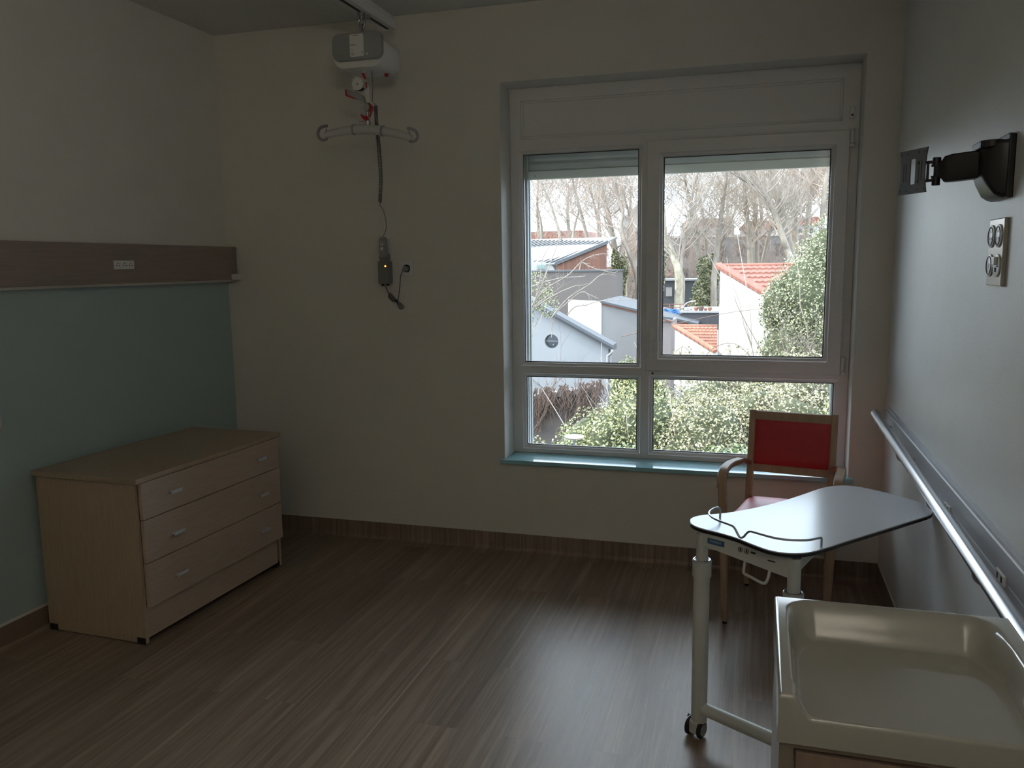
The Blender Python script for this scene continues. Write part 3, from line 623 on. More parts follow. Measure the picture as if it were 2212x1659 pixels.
for u in (.150, .172): part('pictogram', ot, m_black, lambda bm: (tube(bm, [on_apron(u, .703)+(ud*math.cos(a)+Vector((0, 0, 1))*math.sin(a))*.0075 for a in [2*PI*k/18 for k in range(18)]], .0009, 5, closed=True), plate_on(bm, u-.002, u+.002, .6985, .707)))
for a_ in ((.187, .203, .700, .706), (.245, .270, .690, .694)): part('marking', ot, m_black, lambda bm: plate_on(bm, *a_))
def f_cols(bm, c, z1, zc):
    cyl(bm, (c.x, c.y, zc-.05), (c.x, c.y, z1), .0195, 28)
for c, zc in ((CA, .625), (CB, .605)):
    col = part('column', ot, m_offw, lambda bm: f_cols(bm, c, .716, zc), 40)
    part('lower_tube', col, m_offw, lambda bm: (tube(bm, [(c.x, c.y, .055), (c.x, c.y, .57), (c.x, c.y, .571), (c.x, c.y, zc), (c.x, c.y, zc+.001)], [.0265, .0265, .0310, .0310, .0285], 30)), 40)
    part('collar', col, m_steel, lambda bm: tube(bm, [(c.x+.0268*math.cos(a), c.y+.0268*math.sin(a), zc+.0015) for a in [2*PI*k/30 for k in range(30)]], .0034, 8, closed=True), 60, label='bright ring on the tube mouth')
    part('collar_gap', col, m_black, lambda bm: cyl(bm, (c.x, c.y, zc), (c.x, c.y, zc+.0025), .0238, 28))
def f_base(bm):
    a = CA+Vector((0, 0, .105)); b = CB+Vector((0, 0, .105)); tube(bm, [a, b], .0225, 20)
    q = Vector((.56, .83, 0)).normalized()
    tube(bm, [CB+Vector((0, 0, .075)), CB+q*.30+Vector((0, 0, .070)), CB+q*.46+Vector((0, 0, .068))], .017, 16)
part('base_tube', ot, m_offw, f_base, 40)
def castor(c, rot):
    M = Matrix.Translation((c.x, c.y, 0)) @ Matrix.Rotation(rot, 4, 'Z')
    k = part('castor', ot, m_offw, lambda bm: (pyz(bm, rrect(-.020, .020, .012, .062, .010), -.0155, .0155, .003, M)), 30)
    for s, x0 in ((1, .016), (-1, -.016)):
        part('wheel', k, m_dark, lambda bm: tube(bm, [M @ Vector((x0, 0, .030)), M @ Vector((x0+.003*s, 0, .030)), M @ Vector((x0+.010*s, 0, .030)), M @ Vector((x0+.014*s, 0, .030))], [.027, .030, .030, .024], 28), 35)
        part('hub_cap', k, m_grey, lambda bm: cyl(bm, M @ Vector((.0295*s, 0, .030)), M @ Vector((.032*s, 0, .030)), .020, 22))
    part('brake_pedal', k, m_grey, lambda bm: sweep(bm, [M @ Vector((-.010, .01, .066)), M @ Vector((-.030, .012, .068)), M @ Vector((-.034, .012, .056))], .018, .003, M.to_3x3() @ Vector((0, 1, 0))))
castor(CA+Vector((-.010, -.004, 0)), math.radians(-25)); castor(CB, math.radians(25))
q = Vector((.56, .83, 0)).normalized(); castor(CB+q*.44, .3)
# wire guard on the tabletop
zr = .7375
guard = [(-.105, 2.806, zr), (-.105, 2.806, zr+.026), (-.112, 2.800, zr+.036), (-.128, 2.775, zr+.037), (-.137, 2.742, zr+.037), (-.136, 2.712, zr+.037), (-.125, 2.680, zr+.037), (-.108, 2.655, zr+.037), (-.083, 2.630, zr+.037), (-.060, 2.609, zr+.036), (-.050, 2.602, zr+.028), (-.040, 2.594, zr+.012), (-.034, 2.590, zr+.006), (-.024, 2.586, zr+.010), (-.014, 2.577, zr+.026), (-.004, 2.566, zr+.036), (.018, 2.549, zr+.037), (.070, 2.516, zr+.037), (.115, 2.510, zr+.037), (.160, 2.520, zr+.037), (.196, 2.550, zr+.037), (.203, 2.566, zr+.033), (.205, 2.576, zr+.022), (.205, 2.580, zr)]
part('wire_guard', ot, m_steel, lambda bm: tube(bm, smooth_path(guard, 4), .0036, 10), 60, label='bent wire guard rail')
# hook under the apron
def f_hk(bm):
    pts = [on_apron(.165, .665, .012), on_apron(.166, .640, .020), on_apron(.172, .632, .026), on_apron(.20, .628, .03), on_apron(.235, .620, .03), on_apron(.247, .624, .026), on_apron(.250, .640, .018), on_apron(.250, .660, .012)]
    tube(bm, smooth_path(pts, 4), .0048, 10)
part('hanging_loop', ot, m_offw, f_hk, 60)
for x, y in ((.49, 3.0), (.21, 2.66)): part('bolt', ot, m_dark, lambda bm: cyl(bm, (x, y, .700), (x, y, .713), .006, 10))

# ------------------------------------------------------------ baby bath unit in the right foreground
bu = thing('baby_changing_unit', 'cream glossy changing tray on a wooden cabinet in the near right corner', 'changing unit', (.27, 1.54, 0))
TX0, TX1, TY0, TY1 = .050, .492, 1.330, 1.752
def sd(x, y, x0, x1, y0, y1, r):   # inside distance of a rounded rectangle
    cx, cy_ = (x0+x1)/2, (y0+y1)/2; qx = abs(x-cx)-(x1-x0)/2+r; qy = abs(y-cy_)-(y1-y0)/2+r
    return r-(math.hypot(max(qx, 0), max(qy, 0))+min(max(qx, qy), 0))
def ss(a, b, t): t = max(0, min(1, (t-a)/(b-a))); return t*t*(3-2*t)
def tray(bm):
    NX, NY = 150, 150
    def h(x, y):
        # top surface
        rim = .900
        fx = ss(.022, .050, x-TX0)*ss(.022, .050, TX1-x)                       # 1 in the middle, 0 at the corners
        nearfront = 1-ss(.028, .050, y-TY0)
        rim -= .036*fx*nearfront
        d = sd(x, y, TX0+.022, TX1-.030, TY0+.004, TY1-.010, .06)             # distance inside the bowl
        wallw = .018+.050*ss(1.58, 1.74, y)
        k = ss(0, wallw, d)
        base = .838
        z = rim-(rim-base)*k
        e = min(x-TX0, TX1-x, TY1-y, y-TY0)                                    # rounded outer edge
        if e < .008: z -= .008-math.sqrt(max(0, .008**2-(.008-max(e, 0))**2))
        return z
    xs = sorted({TX0+(TX1-TX0)*i/NX for i in range(NX+1)}|{TX0+.0008*k*k for k in range(1, 4)}|{TX1-.0008*k*k for k in range(1, 4)})
    ys = sorted({TY0+(TY1-TY0)*i/NY for i in range(NY+1)}|{TY0+.0008*k*k for k in range(1, 4)}|{TY1-.0008*k*k for k in range(1, 4)})
    G = [[bm.verts.new((x, y, h(x, y))) for x in xs] for y in ys]; a, b = len(xs), len(ys)
    for j in range(b-1):
        for i in range(a-1): f = bm.faces.new((G[j][i], G[j][i+1], G[j+1][i+1], G[j+1][i])); f.smooth = True
    bd = [(0, i) for i in range(a)]+[(j, a-1) for j in range(1, b)]+[(b-1, i) for i in range(a-2, -1, -1)]+[(j, 0) for j in range(b-2, 0, -1)]
    lo = [bm.verts.new((G[j][i].co.x, G[j][i].co.y, .815)) for j, i in bd]; n = len(bd)
    for k in range(n):
        a_, b__ = bd[k], bd[(k+1) % n]; bm.faces.new((G[a_[0]][a_[1]], G[b__[0]][b__[1]], lo[(k+1) % n], lo[k]))
    bm.faces.new(lo)
part('tray', bu, m_cream, tray, 50)
m_unit = MAT('lilac_grey_laminate', (.50, .47, .46), .4)
m_unitd = MAT('walnut_laminate_door', (.28, .205, .165), .4, noisec=(.24, .17, .135), nscale=4, stretch=(26, 26, 1.6))
m_unitf = MAT('brown_laminate_frame', (.25, .21, .165), .45)
part('carcass', bu, m_unit, lambda bm: box(bm, TX0+.004, TX1-.005, TY0+.024, TY1-.006, .09, .8155, .001))
part('face_frame', bu, m_unitf, lambda bm: slab(bm, TX0+.004, TX1-.005, .09, .8155, [(TX0+.026, TX1-.026, .115, .804)], TY0+.008, TY0+.025))
part('door', bu, m_unitd, lambda bm: box(bm, TX0+.030, TX1-.030, TY0+.006, TY0+.023, .118, .798, .001))
part('plinth', bu, m_unitf, lambda bm: box(bm, TX0+.03, TX1-.02, TY0+.05, TY1-.02, 0, .09))

# ------------------------------------------------------------ handrail on the right wall
hr = thing('handrail', 'steel grab rail on a grey wall board running along the right wall', 'handrail', (.59, 2.0, .86))
YB = 4.20
part('wall_board', hr, m_board, lambda bm: pxz(bm, [(XR, .775), (.596, .778), (.592, .784), (.592, .822), (.594, .824), (.594, .826), (.592, .828), (.592, .892), (.590, .895), (.593, .899), (.602, .899), (.604, .911), (XR, .913)], -.8, YB), label='grey wall protection board')
rp_ = lambda y: Vector((.532, y, .848+(y-1.8)*.024))
part('rail', hr, m_steel, lambda bm: (tube(bm, [rp_(4.06), rp_(4.055), rp_(2.5), rp_(1.0), rp_(-.8)], [.016, .0195, .0195, .0195, .0195], 28)), 50)
for y in (3.985, 3.39, 2.79, 2.19, 1.59, .99):
    c = rp_(y)
    br = part('bracket', hr, m_steel, lambda bm: (tube(bm, smooth_path([(c.x, y, c.z-.014), (c.x+.002, y, c.z-.036), (c.x+.018, y, c.z-.050), (c.x+.040, y, c.z-.050), (.593, y, c.z-.046)], 4), .0075, 12), tube(bm, [(c.x, y-.024, c.z-.014), (c.x, y+.024, c.z-.014)], .011, 12)), 50)
    part('cover_clip', br, m_white, lambda bm: box(bm, .586, .593, y-.036, y+.036, .813, .840, .002), label='small pale clip on the board')
    for s_ in (-.018, .018): part('clip_slot', br, m_black, lambda bm: box(bm, .5852, .5862, y+s_-.006, y+s_+.006, .819, .834))

# ------------------------------------------------------------ television bracket on the right wall
tv = thing('television_bracket', 'black swivel television wall arm with an empty screen plate', 'wall bracket', (XR, 2.48, 1.84))
part('wall_plate', tv, m_black, lambda bm: pyz(bm, [(2.397, 1.754), (2.560, 1.754), (2.560, 1.895), (2.545, 1.910), (2.520, 1.915), (2.410, 1.915), (2.397, 1.911)], .594, XR, .003))
def tv_base(bm):
    R = []
    for x, y0, y1, z0, z1 in ((.600, 2.402, 2.556, 1.754, 1.900), (.585, 2.405, 2.553, 1.755, 1.900), (.570, 2.41, 2.55, 1.765, 1.900), (.552, 2.43, 2.54, 1.795, 1.899), (.543, 2.445, 2.53, 1.815, 1.898)):
        P = rrect(y0, y1, z0, z1, .012, 4); R.append([bm.verts.new((x, a, b)) for a, b in P])
    n = len(R[0])
    for a, b in zip(R, R[1:]):
        for k in range(n): bm.faces.new((a[k], a[(k+1) % n], b[(k+1) % n], b[k]))
    bm.faces.new(R[0][::-1]); bm.faces.new(R[-1])
part('wall_cover', tv, m_black, tv_base, 40)
part('cover_cap', tv, m_black, lambda bm: prism(bm, rrect(.536, .596, 2.415, 2.548, .028, 5), 1.882, 1.902, None, .003))
def dirp(s, t=0, z=0): a = Vector((.548, 2.495, 1.848)); d = Vector((-.145, .062, 0)).normalized(); n = Vector((-d.y, d.x, 0)); p = a+d*s+n*t; return Vector((p.x, p.y, 1.846+z))
def tv_arm(bm):
    R = []
    for s, hw, z0, z1 in ((-.01, .022, -.034, .038), (.060, .022, -.038, .034), (.078, .020, -.038, .030), (.086, .015, -.028, .020), (.096, .013, -.026, .018)):
        P = rrect(-hw, hw, z0, z1, .006, 3); R.append([bm.verts.new(dirp(s, a, b)) for a, b in P])
    n = len(R[0])
    for a, b in zip(R, R[1:]):
        for k in range(n): bm.faces.new((a[k], a[(k+1) % n], b[(k+1) % n], b[k]))
    bm.faces.new(R[0][::-1]); bm.faces.new(R[-1])
part('swing_arm', tv, m_black, tv_arm, 40)
def tv_pivot(bm):
    tube(bm, [dirp(.101, 0, -.045), dirp(.101, 0, -.044), dirp(.101, 0, -.024), dirp(.101, 0, -.023)], [.008, .011, .011, .008], 18)
    tube(bm, [dirp(.101, 0, .030), dirp(.101, 0, .029), dirp(.101, 0, .010), dirp(.101, 0, .009)], [.008, .011, .011, .008], 18)
    cyl(bm, dirp(.101, 0, -.03), dirp(.101, 0, .02), .007, 16)
    sweep(bm, [dirp(.085, 0, -.020), dirp(.112, 0, -.022)], .018, .006, (0, 1, 0)); sweep(bm, [dirp(.085, 0, .010), dirp(.112, 0, .008)], .018, .006, (0, 1, 0))
    sweep(bm, [dirp(.101, 0, -.030), dirp(.146, 0, -.032)], .020, .007, (0, 1, 0)); sweep(bm, [dirp(.101, 0, .018), dirp(.146, 0, .018)], .020, .007, (0, 1, 0))
    sweep(bm, [dirp(.124, 0, -.034), dirp(.124, 0, .020)], .020, .007, (0, 1, 0))
part('pivot', tv, m_black, tv_pivot, 40)
PN = Vector((-.895, -.446, 0)); PH = Vector((.446, -.895, 0)); PC = Vector((.402, 2.566, 1.843))
def plate_pt(u, v, d=0): return PC+PH*u+Vector((0, 0, v))+PN*d
def tv_plate(bm):
    MM = Matrix(((PH.x, 0, PN.x, PC.x), (PH.y, 0, PN.y, PC.y), (0, 1, 0, PC.z), (0, 0, 0, 1)))
    # plate with concave sides and a tall central window, built as four strips
    s = .060
    def edge(v): return s-.008*(1-(v/s)**2)
    vs = [-s+2*s*k/14 for k in range(15)]
    wz0, wz1, wx = -.041, .041, .011
    for k in range(14):
        a, b = vs[k], vs[k+1]; ea, eb = edge(a), edge(b)
        inside = a > wz0-.001 and b < wz1+.001
        sl = []
        if inside:
            for sgn in (-1, 1):
                # slotted side strips
                if abs(a+b)/2 < .026:
                    cuts = [(wx, .026), (.029, .036), (.039, None)]
                else: cuts = [(wx, None)]
                for c0, c1 in cuts: sl.append((sgn*c0, sgn*c1 if c1 else sgn*ea, sgn*c1 if c1 else sgn*eb, sgn*c0))
        else: sl = [(-ea, ea, eb, -eb)]
        for q0, q1, q2, q3 in sl:
            prism(bm, [(q0, a), (q1, a), (q2, b), (q3, b)], -.0015, .0015, MM)
part('screen_plate', tv, MAT('dark_steel_plate', (.26, .26, .27), .33, metal=.8), tv_plate)
for u_ in (-.05, -.024, .024, .05):
    for v_ in (-.05, .05): part('screw_hole', tv, m_black, lambda bm: cyl(bm, plate_pt(u_, v_, .0012), plate_pt(u_, v_, .0018), .0022, 8))

# ------------------------------------------------------------ power outlets on the right wall
po = thing('outlet_panel', 'chrome-edged panel of four round sockets below the television bracket', 'socket', (XR, 2.51, 1.615))
part('cover_plate', po, MAT('pearl_plate', (.42, .39, .34), .18, metal=.35), lambda bm: box(bm, XR-.011, XR, 2.411, 2.556, 1.529, 1.706, .003))
for y, z in ((2.522, 1.660), (2.453, 1.660), (2.522, 1.583)):
    so_ = part('socket', po, m_offw, lambda bm: tube(bm, [(XR-.011, y, z), (XR-.014, y, z), (XR-.015, y, z)], [.030, .030, .027], 30), 40)
    part('socket_ring', so_, m_greyd, lambda bm: tube(bm, [(XR-.0155, y+.024*math.cos(a), z+.024*math.sin(a)) for a in [2*PI*k/28 for k in range(28)]], .0015, 6, closed=True))
    hl = ((-.009, -.006), (.009, -.006), (0, .012)) if z > 1.6 else ((0, 0),)
    part('socket_holes', so_, m_black, lambda bm: [cyl(bm, (XR-.0145, y+a, z+b), (XR-.0158, y+a, z+b), .0035 if len(hl) == 3 else .006, 10) for a, b in hl])
so_ = part('data_socket', po, m_offw, lambda bm: tube(bm, [(XR-.011, 2.453, 1.583), (XR-.014, 2.453, 1.583), (XR-.015, 2.453, 1.583)], [.030, .030, .027], 30), 40)
part('socket_shutter', so_, m_white, lambda bm: (box(bm, XR-.023, XR-.014, 2.441, 2.465, 1.584, 1.606, .002)))
part('socket_slot', so_, m_black, lambda bm: (box(bm, XR-.018, XR-.0145, 2.433, 2.475, 1.579, 1.5825), box(bm, XR-.018, XR-.0145, 2.450, 2.458, 1.566, 1.578)))

# unseen fill lamp added behind the camera to brighten the room, with its light
wl = thing('fill_lamp', 'added long white fill lamp, unseen, on the right wall behind the camera', 'lamp', (XR, -.85, 2.1))
part('fill_lamp_housing', wl, m_white, lambda bm: box(bm, XR-.16, XR, -1.65, -.05, 2.12, 2.198, .01))
part('diffuser', wl, MAT('fill_lamp_diffuser', (.9, .88, .82), .5, emit=((1, .93, .82), 2)), lambda bm: box(bm, XR-.14, XR-.065, -1.62, -.08, 2.196, 2.21, .002))
al = bpy.data.lights.new('fill_lamp_light', 'AREA'); al.shape = 'RECTANGLE'; al.size = 1.5; al.size_y = .15; al.energy = 39; al.color = (1, .90, .76)
ao = bpy.data.objects.new('fill_lamp_light', al); COL.objects.link(ao); ao.parent = wl; ao.location = (-.11, 0, .115)
ao.rotation_euler = Vector((-.55, -.1, 1)).to_track_quat('-Z', 'Y').to_euler()

#OUTSIDE
EXT = .56     # darkens every outdoor colour so the strong sky does not overexpose it
def OMAT(name, col, rough=.6, noisec=None, **k):
    return MAT(name, tuple(c*EXT for c in col), rough, noisec=tuple(c*EXT for c in noisec) if noisec else None, **k)
def prism_roof(bm, P, t):
    a = [bm.verts.new(p) for p in P]; b = [bm.verts.new((p[0], p[1], p[2]-t)) for p in P]; n = len(P)
    bm.faces.new(a); bm.faces.new(b[::-1])
    for k in range(n): bm.faces.new((a[k], b[k], b[(k+1) % n], a[(k+1) % n]))
# ============================================================ outside the window
GZ = -4.5
rnd = random.Random(7)
m_earth = OMAT('garden_earth', (.16, .12, .08), .9, noisec=(.08, .09, .04), nscale=2)
m_bark = OMAT('plane_bark', (.52, .44, .35), .8, noisec=(.27, .22, .175), nscale=2.2, stretch=(1, 1, .35))
m_barkp = OMAT('pale_plane_bark', (.80, .72, .55), .8, noisec=(.36, .29, .20), nscale=3, stretch=(1, 1, .6))
m_twig = OMAT('grey_twigs', (.62, .52, .43), .8)
m_twigr = OMAT('reddish_twigs', (.60, .45, .36), .8)
m_dtwig = OMAT('dry_vine_stems', (.20, .13, .10), .8)
m_ptwig = OMAT('pale_dry_stems', (.36, .30, .25), .8)
def leafmat(name, a, b, rough=.3):
    return OMAT(name, a, rough, noisec=b, island=1, spec=.6)
m_ivy = leafmat('ivy_leaves', (.60, .58, .33), (.19, .21, .11))
m_hedge = leafmat('shrub_leaves', (.60, .57, .25), (.19, .21, .08))
m_hedge2 = leafmat('dark_shrub_leaves', (.42, .48, .20), (.08, .13, .045), .22)
m_hedge3 = leafmat('yellowish_shrub_leaves', (.68, .61, .34), (.25, .22, .12))
m_wwall = OMAT('sunlit_white_render', (.62, .60, .57), .9, noisec=(.56, .54, .50), nscale=1.2)
m_gwall = OMAT('pale_grey_render', (.42, .42, .43), .9, noisec=(.38, .38, .39), nscale=.8)
m_gwall2 = OMAT('shaded_render', (.33, .315, .31), .9, noisec=(.30, .285, .28), nscale=.8)  # front of the flank house: its shade is put into the colour
m_bwall = OMAT('brown_render', (.20, .165, .15), .9, noisec=(.18, .148, .135), nscale=.5)
m_slate = OMAT('slate_roof_edge', (.10, .105, .115), .6)
m_zinc = OMAT('zinc_roof', (.42, .42, .43), .5)
m_wood = OMAT('cedar_cladding', (.30, .125, .07), .7, noisec=(.17, .07, .045), nscale=1.2, stretch=(5, 5, .15))
m_tile = OMAT('clay_roof_tiles', (.40, .15, .105), .8, noisec=(.28, .10, .07), nscale=3)
m_tileo = OMAT('orange_roof_tiles', (.50, .20, .12), .8, noisec=(.30, .125, .08), nscale=3)
m_fargrey = OMAT('far_grey_building', (.25, .235, .225), .9, noisec=(.19, .18, .17), nscale=.25)
m_farwhite = OMAT('far_pale_building', (.50, .47, .44), .9)
m_tarp = OMAT('blue_tarpaulin', (.03, .15, .42), .5, noisec=(.02, .10, .30), nscale=2)
m_concrete = OMAT('old_grey_wall', (.17, .145, .13), .9, noisec=(.12, .10, .09), nscale=1.5)
struct('ground', bx(-120, 120, D+.6, 260, GZ-.3, GZ), m_earth, 'brown and green ground outside the window')

def tubes3(bm, a, b, ra, rb, seg=3): tube(bm, [a, b], [ra, rb], seg, caps=False)
def grow(bm, p, d, L, r, depth, R, up_=.25, seg=4):
    """wiggly tapering branch with side branches"""
    n = 4; pts = [p.copy()]; seg = seg if depth > 0 else 3; q = p.copy(); dd = d.normalized()
    for k in range(n):
        dd = (dd+Vector((R.uniform(-.22, .22), R.uniform(-.22, .22), R.uniform(-.12, .12)+up_*.25))).normalized()
        q = q+dd*(L/n); pts.append(q.copy())
    tube(bm, pts, [r*(1-.65*k/n) for k in range(n+1)], seg, caps=False)
    if depth <= 0: return
    for k in range(R.choice((3, 4, 5))):
        i = R.randint(1, n); t = pts[i]-pts[i-1]; ax = Vector((R.uniform(-1, 1), R.uniform(-1, 1), R.uniform(-.5, .9))).normalized()
        nd = (t.normalized()*.75+ax*.8).normalized()
        grow(bm, pts[i], nd, L*R.uniform(.5, .75), max(r*.45, .25*r0min(p)), depth-1, R, up_, 3)
def r0min(p): return max(.012, p.y*.00050)      # twigs stay about as thick as the finest ones seen at their distance
def leaf(bm, p, nrm, s, R):
    a = Vector((R.uniform(-1, 1), R.uniform(-1, 1), R.uniform(-1, 1))); u = nrm.cross(a)
    if u.length < 1e-3: return
    u.normalize(); v = nrm.cross(u); s1 = s*R.uniform(.7, 1.3); w1 = s1*.6
    m = p+nrm*s1*.12
    b0 = bm.verts.new(p-u*s1*.5); b1 = bm.verts.new(m+v*w1*.5); b2 = bm.verts.new(p+u*s1*.5); b3 = bm.verts.new(m-v*w1*.5)
    bm.faces.new((b0, b1, b2, b3))
def foliage(bm, blobs, n, s, R, tilt=.75):
    vol = [b[3]*b[4]+b[4]*b[5]+b[3]*b[5] for b in blobs]; tot = sum(vol)
    for b, v in zip(blobs, vol):
        cx, cy_, cz, rx, ry, rz = b
        for k in range(int(n*v/tot)):
            d = Vector((R.gauss(0, 1), R.gauss(0, 1), R.gauss(0, 1))).normalized()
            if d.y > .45: d.y = -d.y
            f = 1-abs(R.gauss(0, .10)); f += .13*noise.noise(Vector((cx, cy_, cz))+d*2.6)
            p = Vector((cx+d.x*rx*f, cy_+d.y*ry*f, cz+d.z*rz*f))
            if p.z < GZ: continue
            nr = (d*(1-tilt)+Vector((R.uniform(-1, 1), R.uniform(-1, 1), R.uniform(-.2, 1.2)))*tilt).normalized()
            leaf(bm, p, nr, s, R)
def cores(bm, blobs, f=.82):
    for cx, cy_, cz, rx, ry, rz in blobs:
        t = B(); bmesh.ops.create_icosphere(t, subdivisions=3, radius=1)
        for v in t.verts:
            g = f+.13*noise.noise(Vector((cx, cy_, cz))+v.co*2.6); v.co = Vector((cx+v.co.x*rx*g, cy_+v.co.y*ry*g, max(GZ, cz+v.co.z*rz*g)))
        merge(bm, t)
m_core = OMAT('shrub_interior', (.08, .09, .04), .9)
def bush(name, label, cat, blobs, n, s, mat, seed, stems=None, group=None):
    R = random.Random(seed); b0 = blobs[0]
    t = thing(name, label, cat, (b0[0], b0[1], GZ), group=group)
    part('foliage', t, mat, lambda bm: foliage(bm, blobs, n, s, R))
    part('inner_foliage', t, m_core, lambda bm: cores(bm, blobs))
    def st(bm):
        for k in range(5): grow(bm, Vector((b0[0]+R.uniform(-.2, .2), b0[1], GZ)), Vector((R.uniform(-.4, .4), R.uniform(-.3, .3), 1)), (b0[2]-GZ)*.8+b0[5]*.3, .035, 1, R)
    part('stem', t, m_twig, st)
    if stems: part('bare_twigs', t, stems[0], lambda bm: stems[1](bm, R))
    return t
# ---- shrubs filling the lower panes (about 13 to 17 m away, two metres below the window)
def arching(x0, x1, y, z0, n, L, r, depth=2, up_=.1):
    def f(bm, R):
        for k in range(n): grow(bm, Vector((R.uniform(x0, x1), y+R.uniform(-.3, .3), z0+R.uniform(-.2, .2))), Vector((R.uniform(-1, 1), R.uniform(-.6, .1), R.uniform(.2, 1))), L*R.uniform(.6, 1.2), r, depth, R, up_)
    return f
bush('shrub', 'broad yellow-green shrub at the lower left corner of the window', 'shrub', [(-4.2, 14.0, -2.7, 1.2, 1.2, 1.35), (-3.2, 13.4, -2.75, 1.0, 1.0, 1.25), (-2.9, 14.6, -2.2, .8, .9, 1.15)], 10920, 0.058, m_hedge, 11)
bush('shrub', 'glossy dark green shrub left of the window mullion, lower pane', 'shrub', [(-1.75, 12.8, -2.6, .85, .8, 1.35), (-1.6, 12.2, -2.7, .6, .7, 1.0)], 8820, 0.071, m_hedge2, 12)
bush('shrub', 'tall yellow-green shrub rising left of the window mullion', 'shrub', [(-1.9, 14.6, -1.85, .95, .9, 1.35), (-2.5, 14.3, -2.1, .7, .8, 1.2)], 8820, 0.058, m_hedge, 13)
bush('shrub', 'pale shrub at the left end of the wide lower pane', 'shrub', [(-.75, 14.0, -1.95, .95, 1.0, 1.45)], 8820, 0.051, m_hedge3, 14)
bush('shrub', 'bright large-leaved shrub in the middle of the wide lower pane', 'shrub', [(-.35, 12.2, -2.3, .75, .8, 1.25), (-.1, 12.6, -2.5, .8, .8, 1.4)], 7980, 0.071, m_hedge2, 15)
bush('shrub', 'dense greyish-green shrub behind the red chair back', 'shrub', [(.55, 14.2, -1.85, 1.15, 1.0, 1.40), (.1, 14.6, -1.6, .8, .8, 1.2)], 10920, 0.051, m_hedge3, 16)
bush('shrub', 'yellow-green shrub at the lower right corner of the window', 'shrub', [(1.5, 13.6, -2.0, .9, 1.0, 1.5), (1.9, 14.4, -1.6, 1.0, 1.0, 1.4)], 8820, 0.054, m_hedge, 17)
bush('shrub', 'low leafy shrub below the tall ivy, right of the mullion', 'shrub', [(-.9, 17.5, -1.9, 1.0, 1.0, 1.25), (-.1, 18.0, -1.75, 1.1, 1.0, 1.3), (1.0, 17.6, -1.6, 1.1, 1.0, 1.4)], 12600, 0.058, m_hedge3, 18, (m_ptwig, arching(-1.6, 1.6, 16.4, -.95, 14, .6, .008, 2)))
bush('shrub', 'small yellow bush beside the pale grey house wall', 'shrub', [(-2.95, 19.5, -1.40, .42, .5, .80), (-2.5, 19.2, -1.7, .6, .6, 1.0)], 5460, 0.058, m_hedge, 19)
# the great ivy mound at the right
IV = [(1.3, 20.4, .55, 1.15, 1.0, 1.35), (2.2, 20.8, 1.3, 1.5, 1.1, 1.6), (.85, 20.2, -.6, .85, .9, 1.2), (1.9, 20.0, -.9, 1.6, 1.0, 1.6), (.55, 20.3, .55, .55, .6, .75), (1.4, 20.2, -2.6, 1.8, 1.1, 1.7), (2.8, 20.4, .6, 1.4, 1.2, 2.4)]
bush('ivy_covered_tree', 'big mound of sunlit ivy filling the right edge of the view', 'tree', IV, 44000, .056, m_ivy, 21, (m_ptwig, arching(.7, 2.0, 19.2, -.75, 15, 1.0, .010, 2)))
# bare climbing shrub with long arching shoots at the left pane
def shoots(bm, R):
    def sh(pts, r=.016):
        P = smooth_path([Vector(p) for p in pts], 6); n = len(P); tube(bm, P, [r*(1-.7*i/n) for i in range(n)], 4, caps=False)
        for i in range(3, n, 1):
            T = (P[i]-P[i-1]).normalized(); a = Vector((R.uniform(-1, 1), R.uniform(-.4, .4), R.uniform(-1, 1))); tube(bm, [P[i], P[i]+(T*.5+a*.7)*R.uniform(.05, .16)], [r*.4, r*.2], 3, caps=False)
    # one metre of facade at this distance (20 m) is about 90 px of the photograph
    sh([(-5.34, 20, 0.74), (-5.07, 20, 1.03), (-4.53, 20, 1.34), (-4.17, 20, 1.68), (-3.88, 20, 1.82), (-3.59, 20, 1.86)], .018)
    sh([(-5.49, 20, 1.06), (-5.06, 20, 1.2), (-4.62, 20, 1.29), (-4.11, 20, 1.31)], .018)
    sh([(-5.37, 20, 0.56), (-4.83, 20, 0.88), (-4.35, 20, 1.08), (-4.12, 20, 1.1)], .018)
    sh([(-4.92, 20, 0.33), (-4.53, 20, 0.77), (-4.0, 20, 1.11), (-3.71, 20, 1.34), (-3.42, 20, 1.36)], .018)
    sh([(-5.5, 20, 0.48), (-5.22, 20, 1.06), (-4.97, 20, 1.64), (-4.76, 20, 2.17), (-4.67, 20, 2.63)], .018)
    sh([(-5.43, 20, 0.48), (-5.24, 20, 1.21), (-5.15, 20, 1.78), (-4.88, 20, 2.18)], .018)
    sh([(-4.77, 20, 0.48), (-4.23, 20, 0.91), (-4.0, 20, 0.88), (-3.77, 20, 0.77)], .018)
    sh([(-4.53, 20, 0.39), (-4.35, 20, 0.57), (-4.06, 20, 0.62), (-3.71, 20, 0.71), (-2.85, 20, 0.76)], .018)
    sh([(-4.23, 20, 1.48), (-4.17, 20, 1.65), (-4.0, 20, 1.57), (-3.77, 20, 1.48), (-3.36, 20, 1.39)], .018)
    for k in range(7): grow(bm, Vector((R.uniform(-5.6, -4.9), 20+R.uniform(-.3, .3), R.uniform(-.3, 1.0))), Vector((R.uniform(-.4, 1), R.uniform(-.3, .3), R.uniform(-.2, 1))), R.uniform(.5, 1.0), .010, 1, R)
t = thing('climbing_shrub', 'leafless shrub with long pale arching shoots at the left edge of the window view', 'shrub', (-5.4, 20, GZ))
R5 = random.Random(5)
part('shoots', t, m_ptwig, lambda bm: (shoots(bm, R5), tubes3(bm, Vector((-5.5, 20, GZ)), Vector((-5.5, 20, -1.3)), .06, .03, 6)))
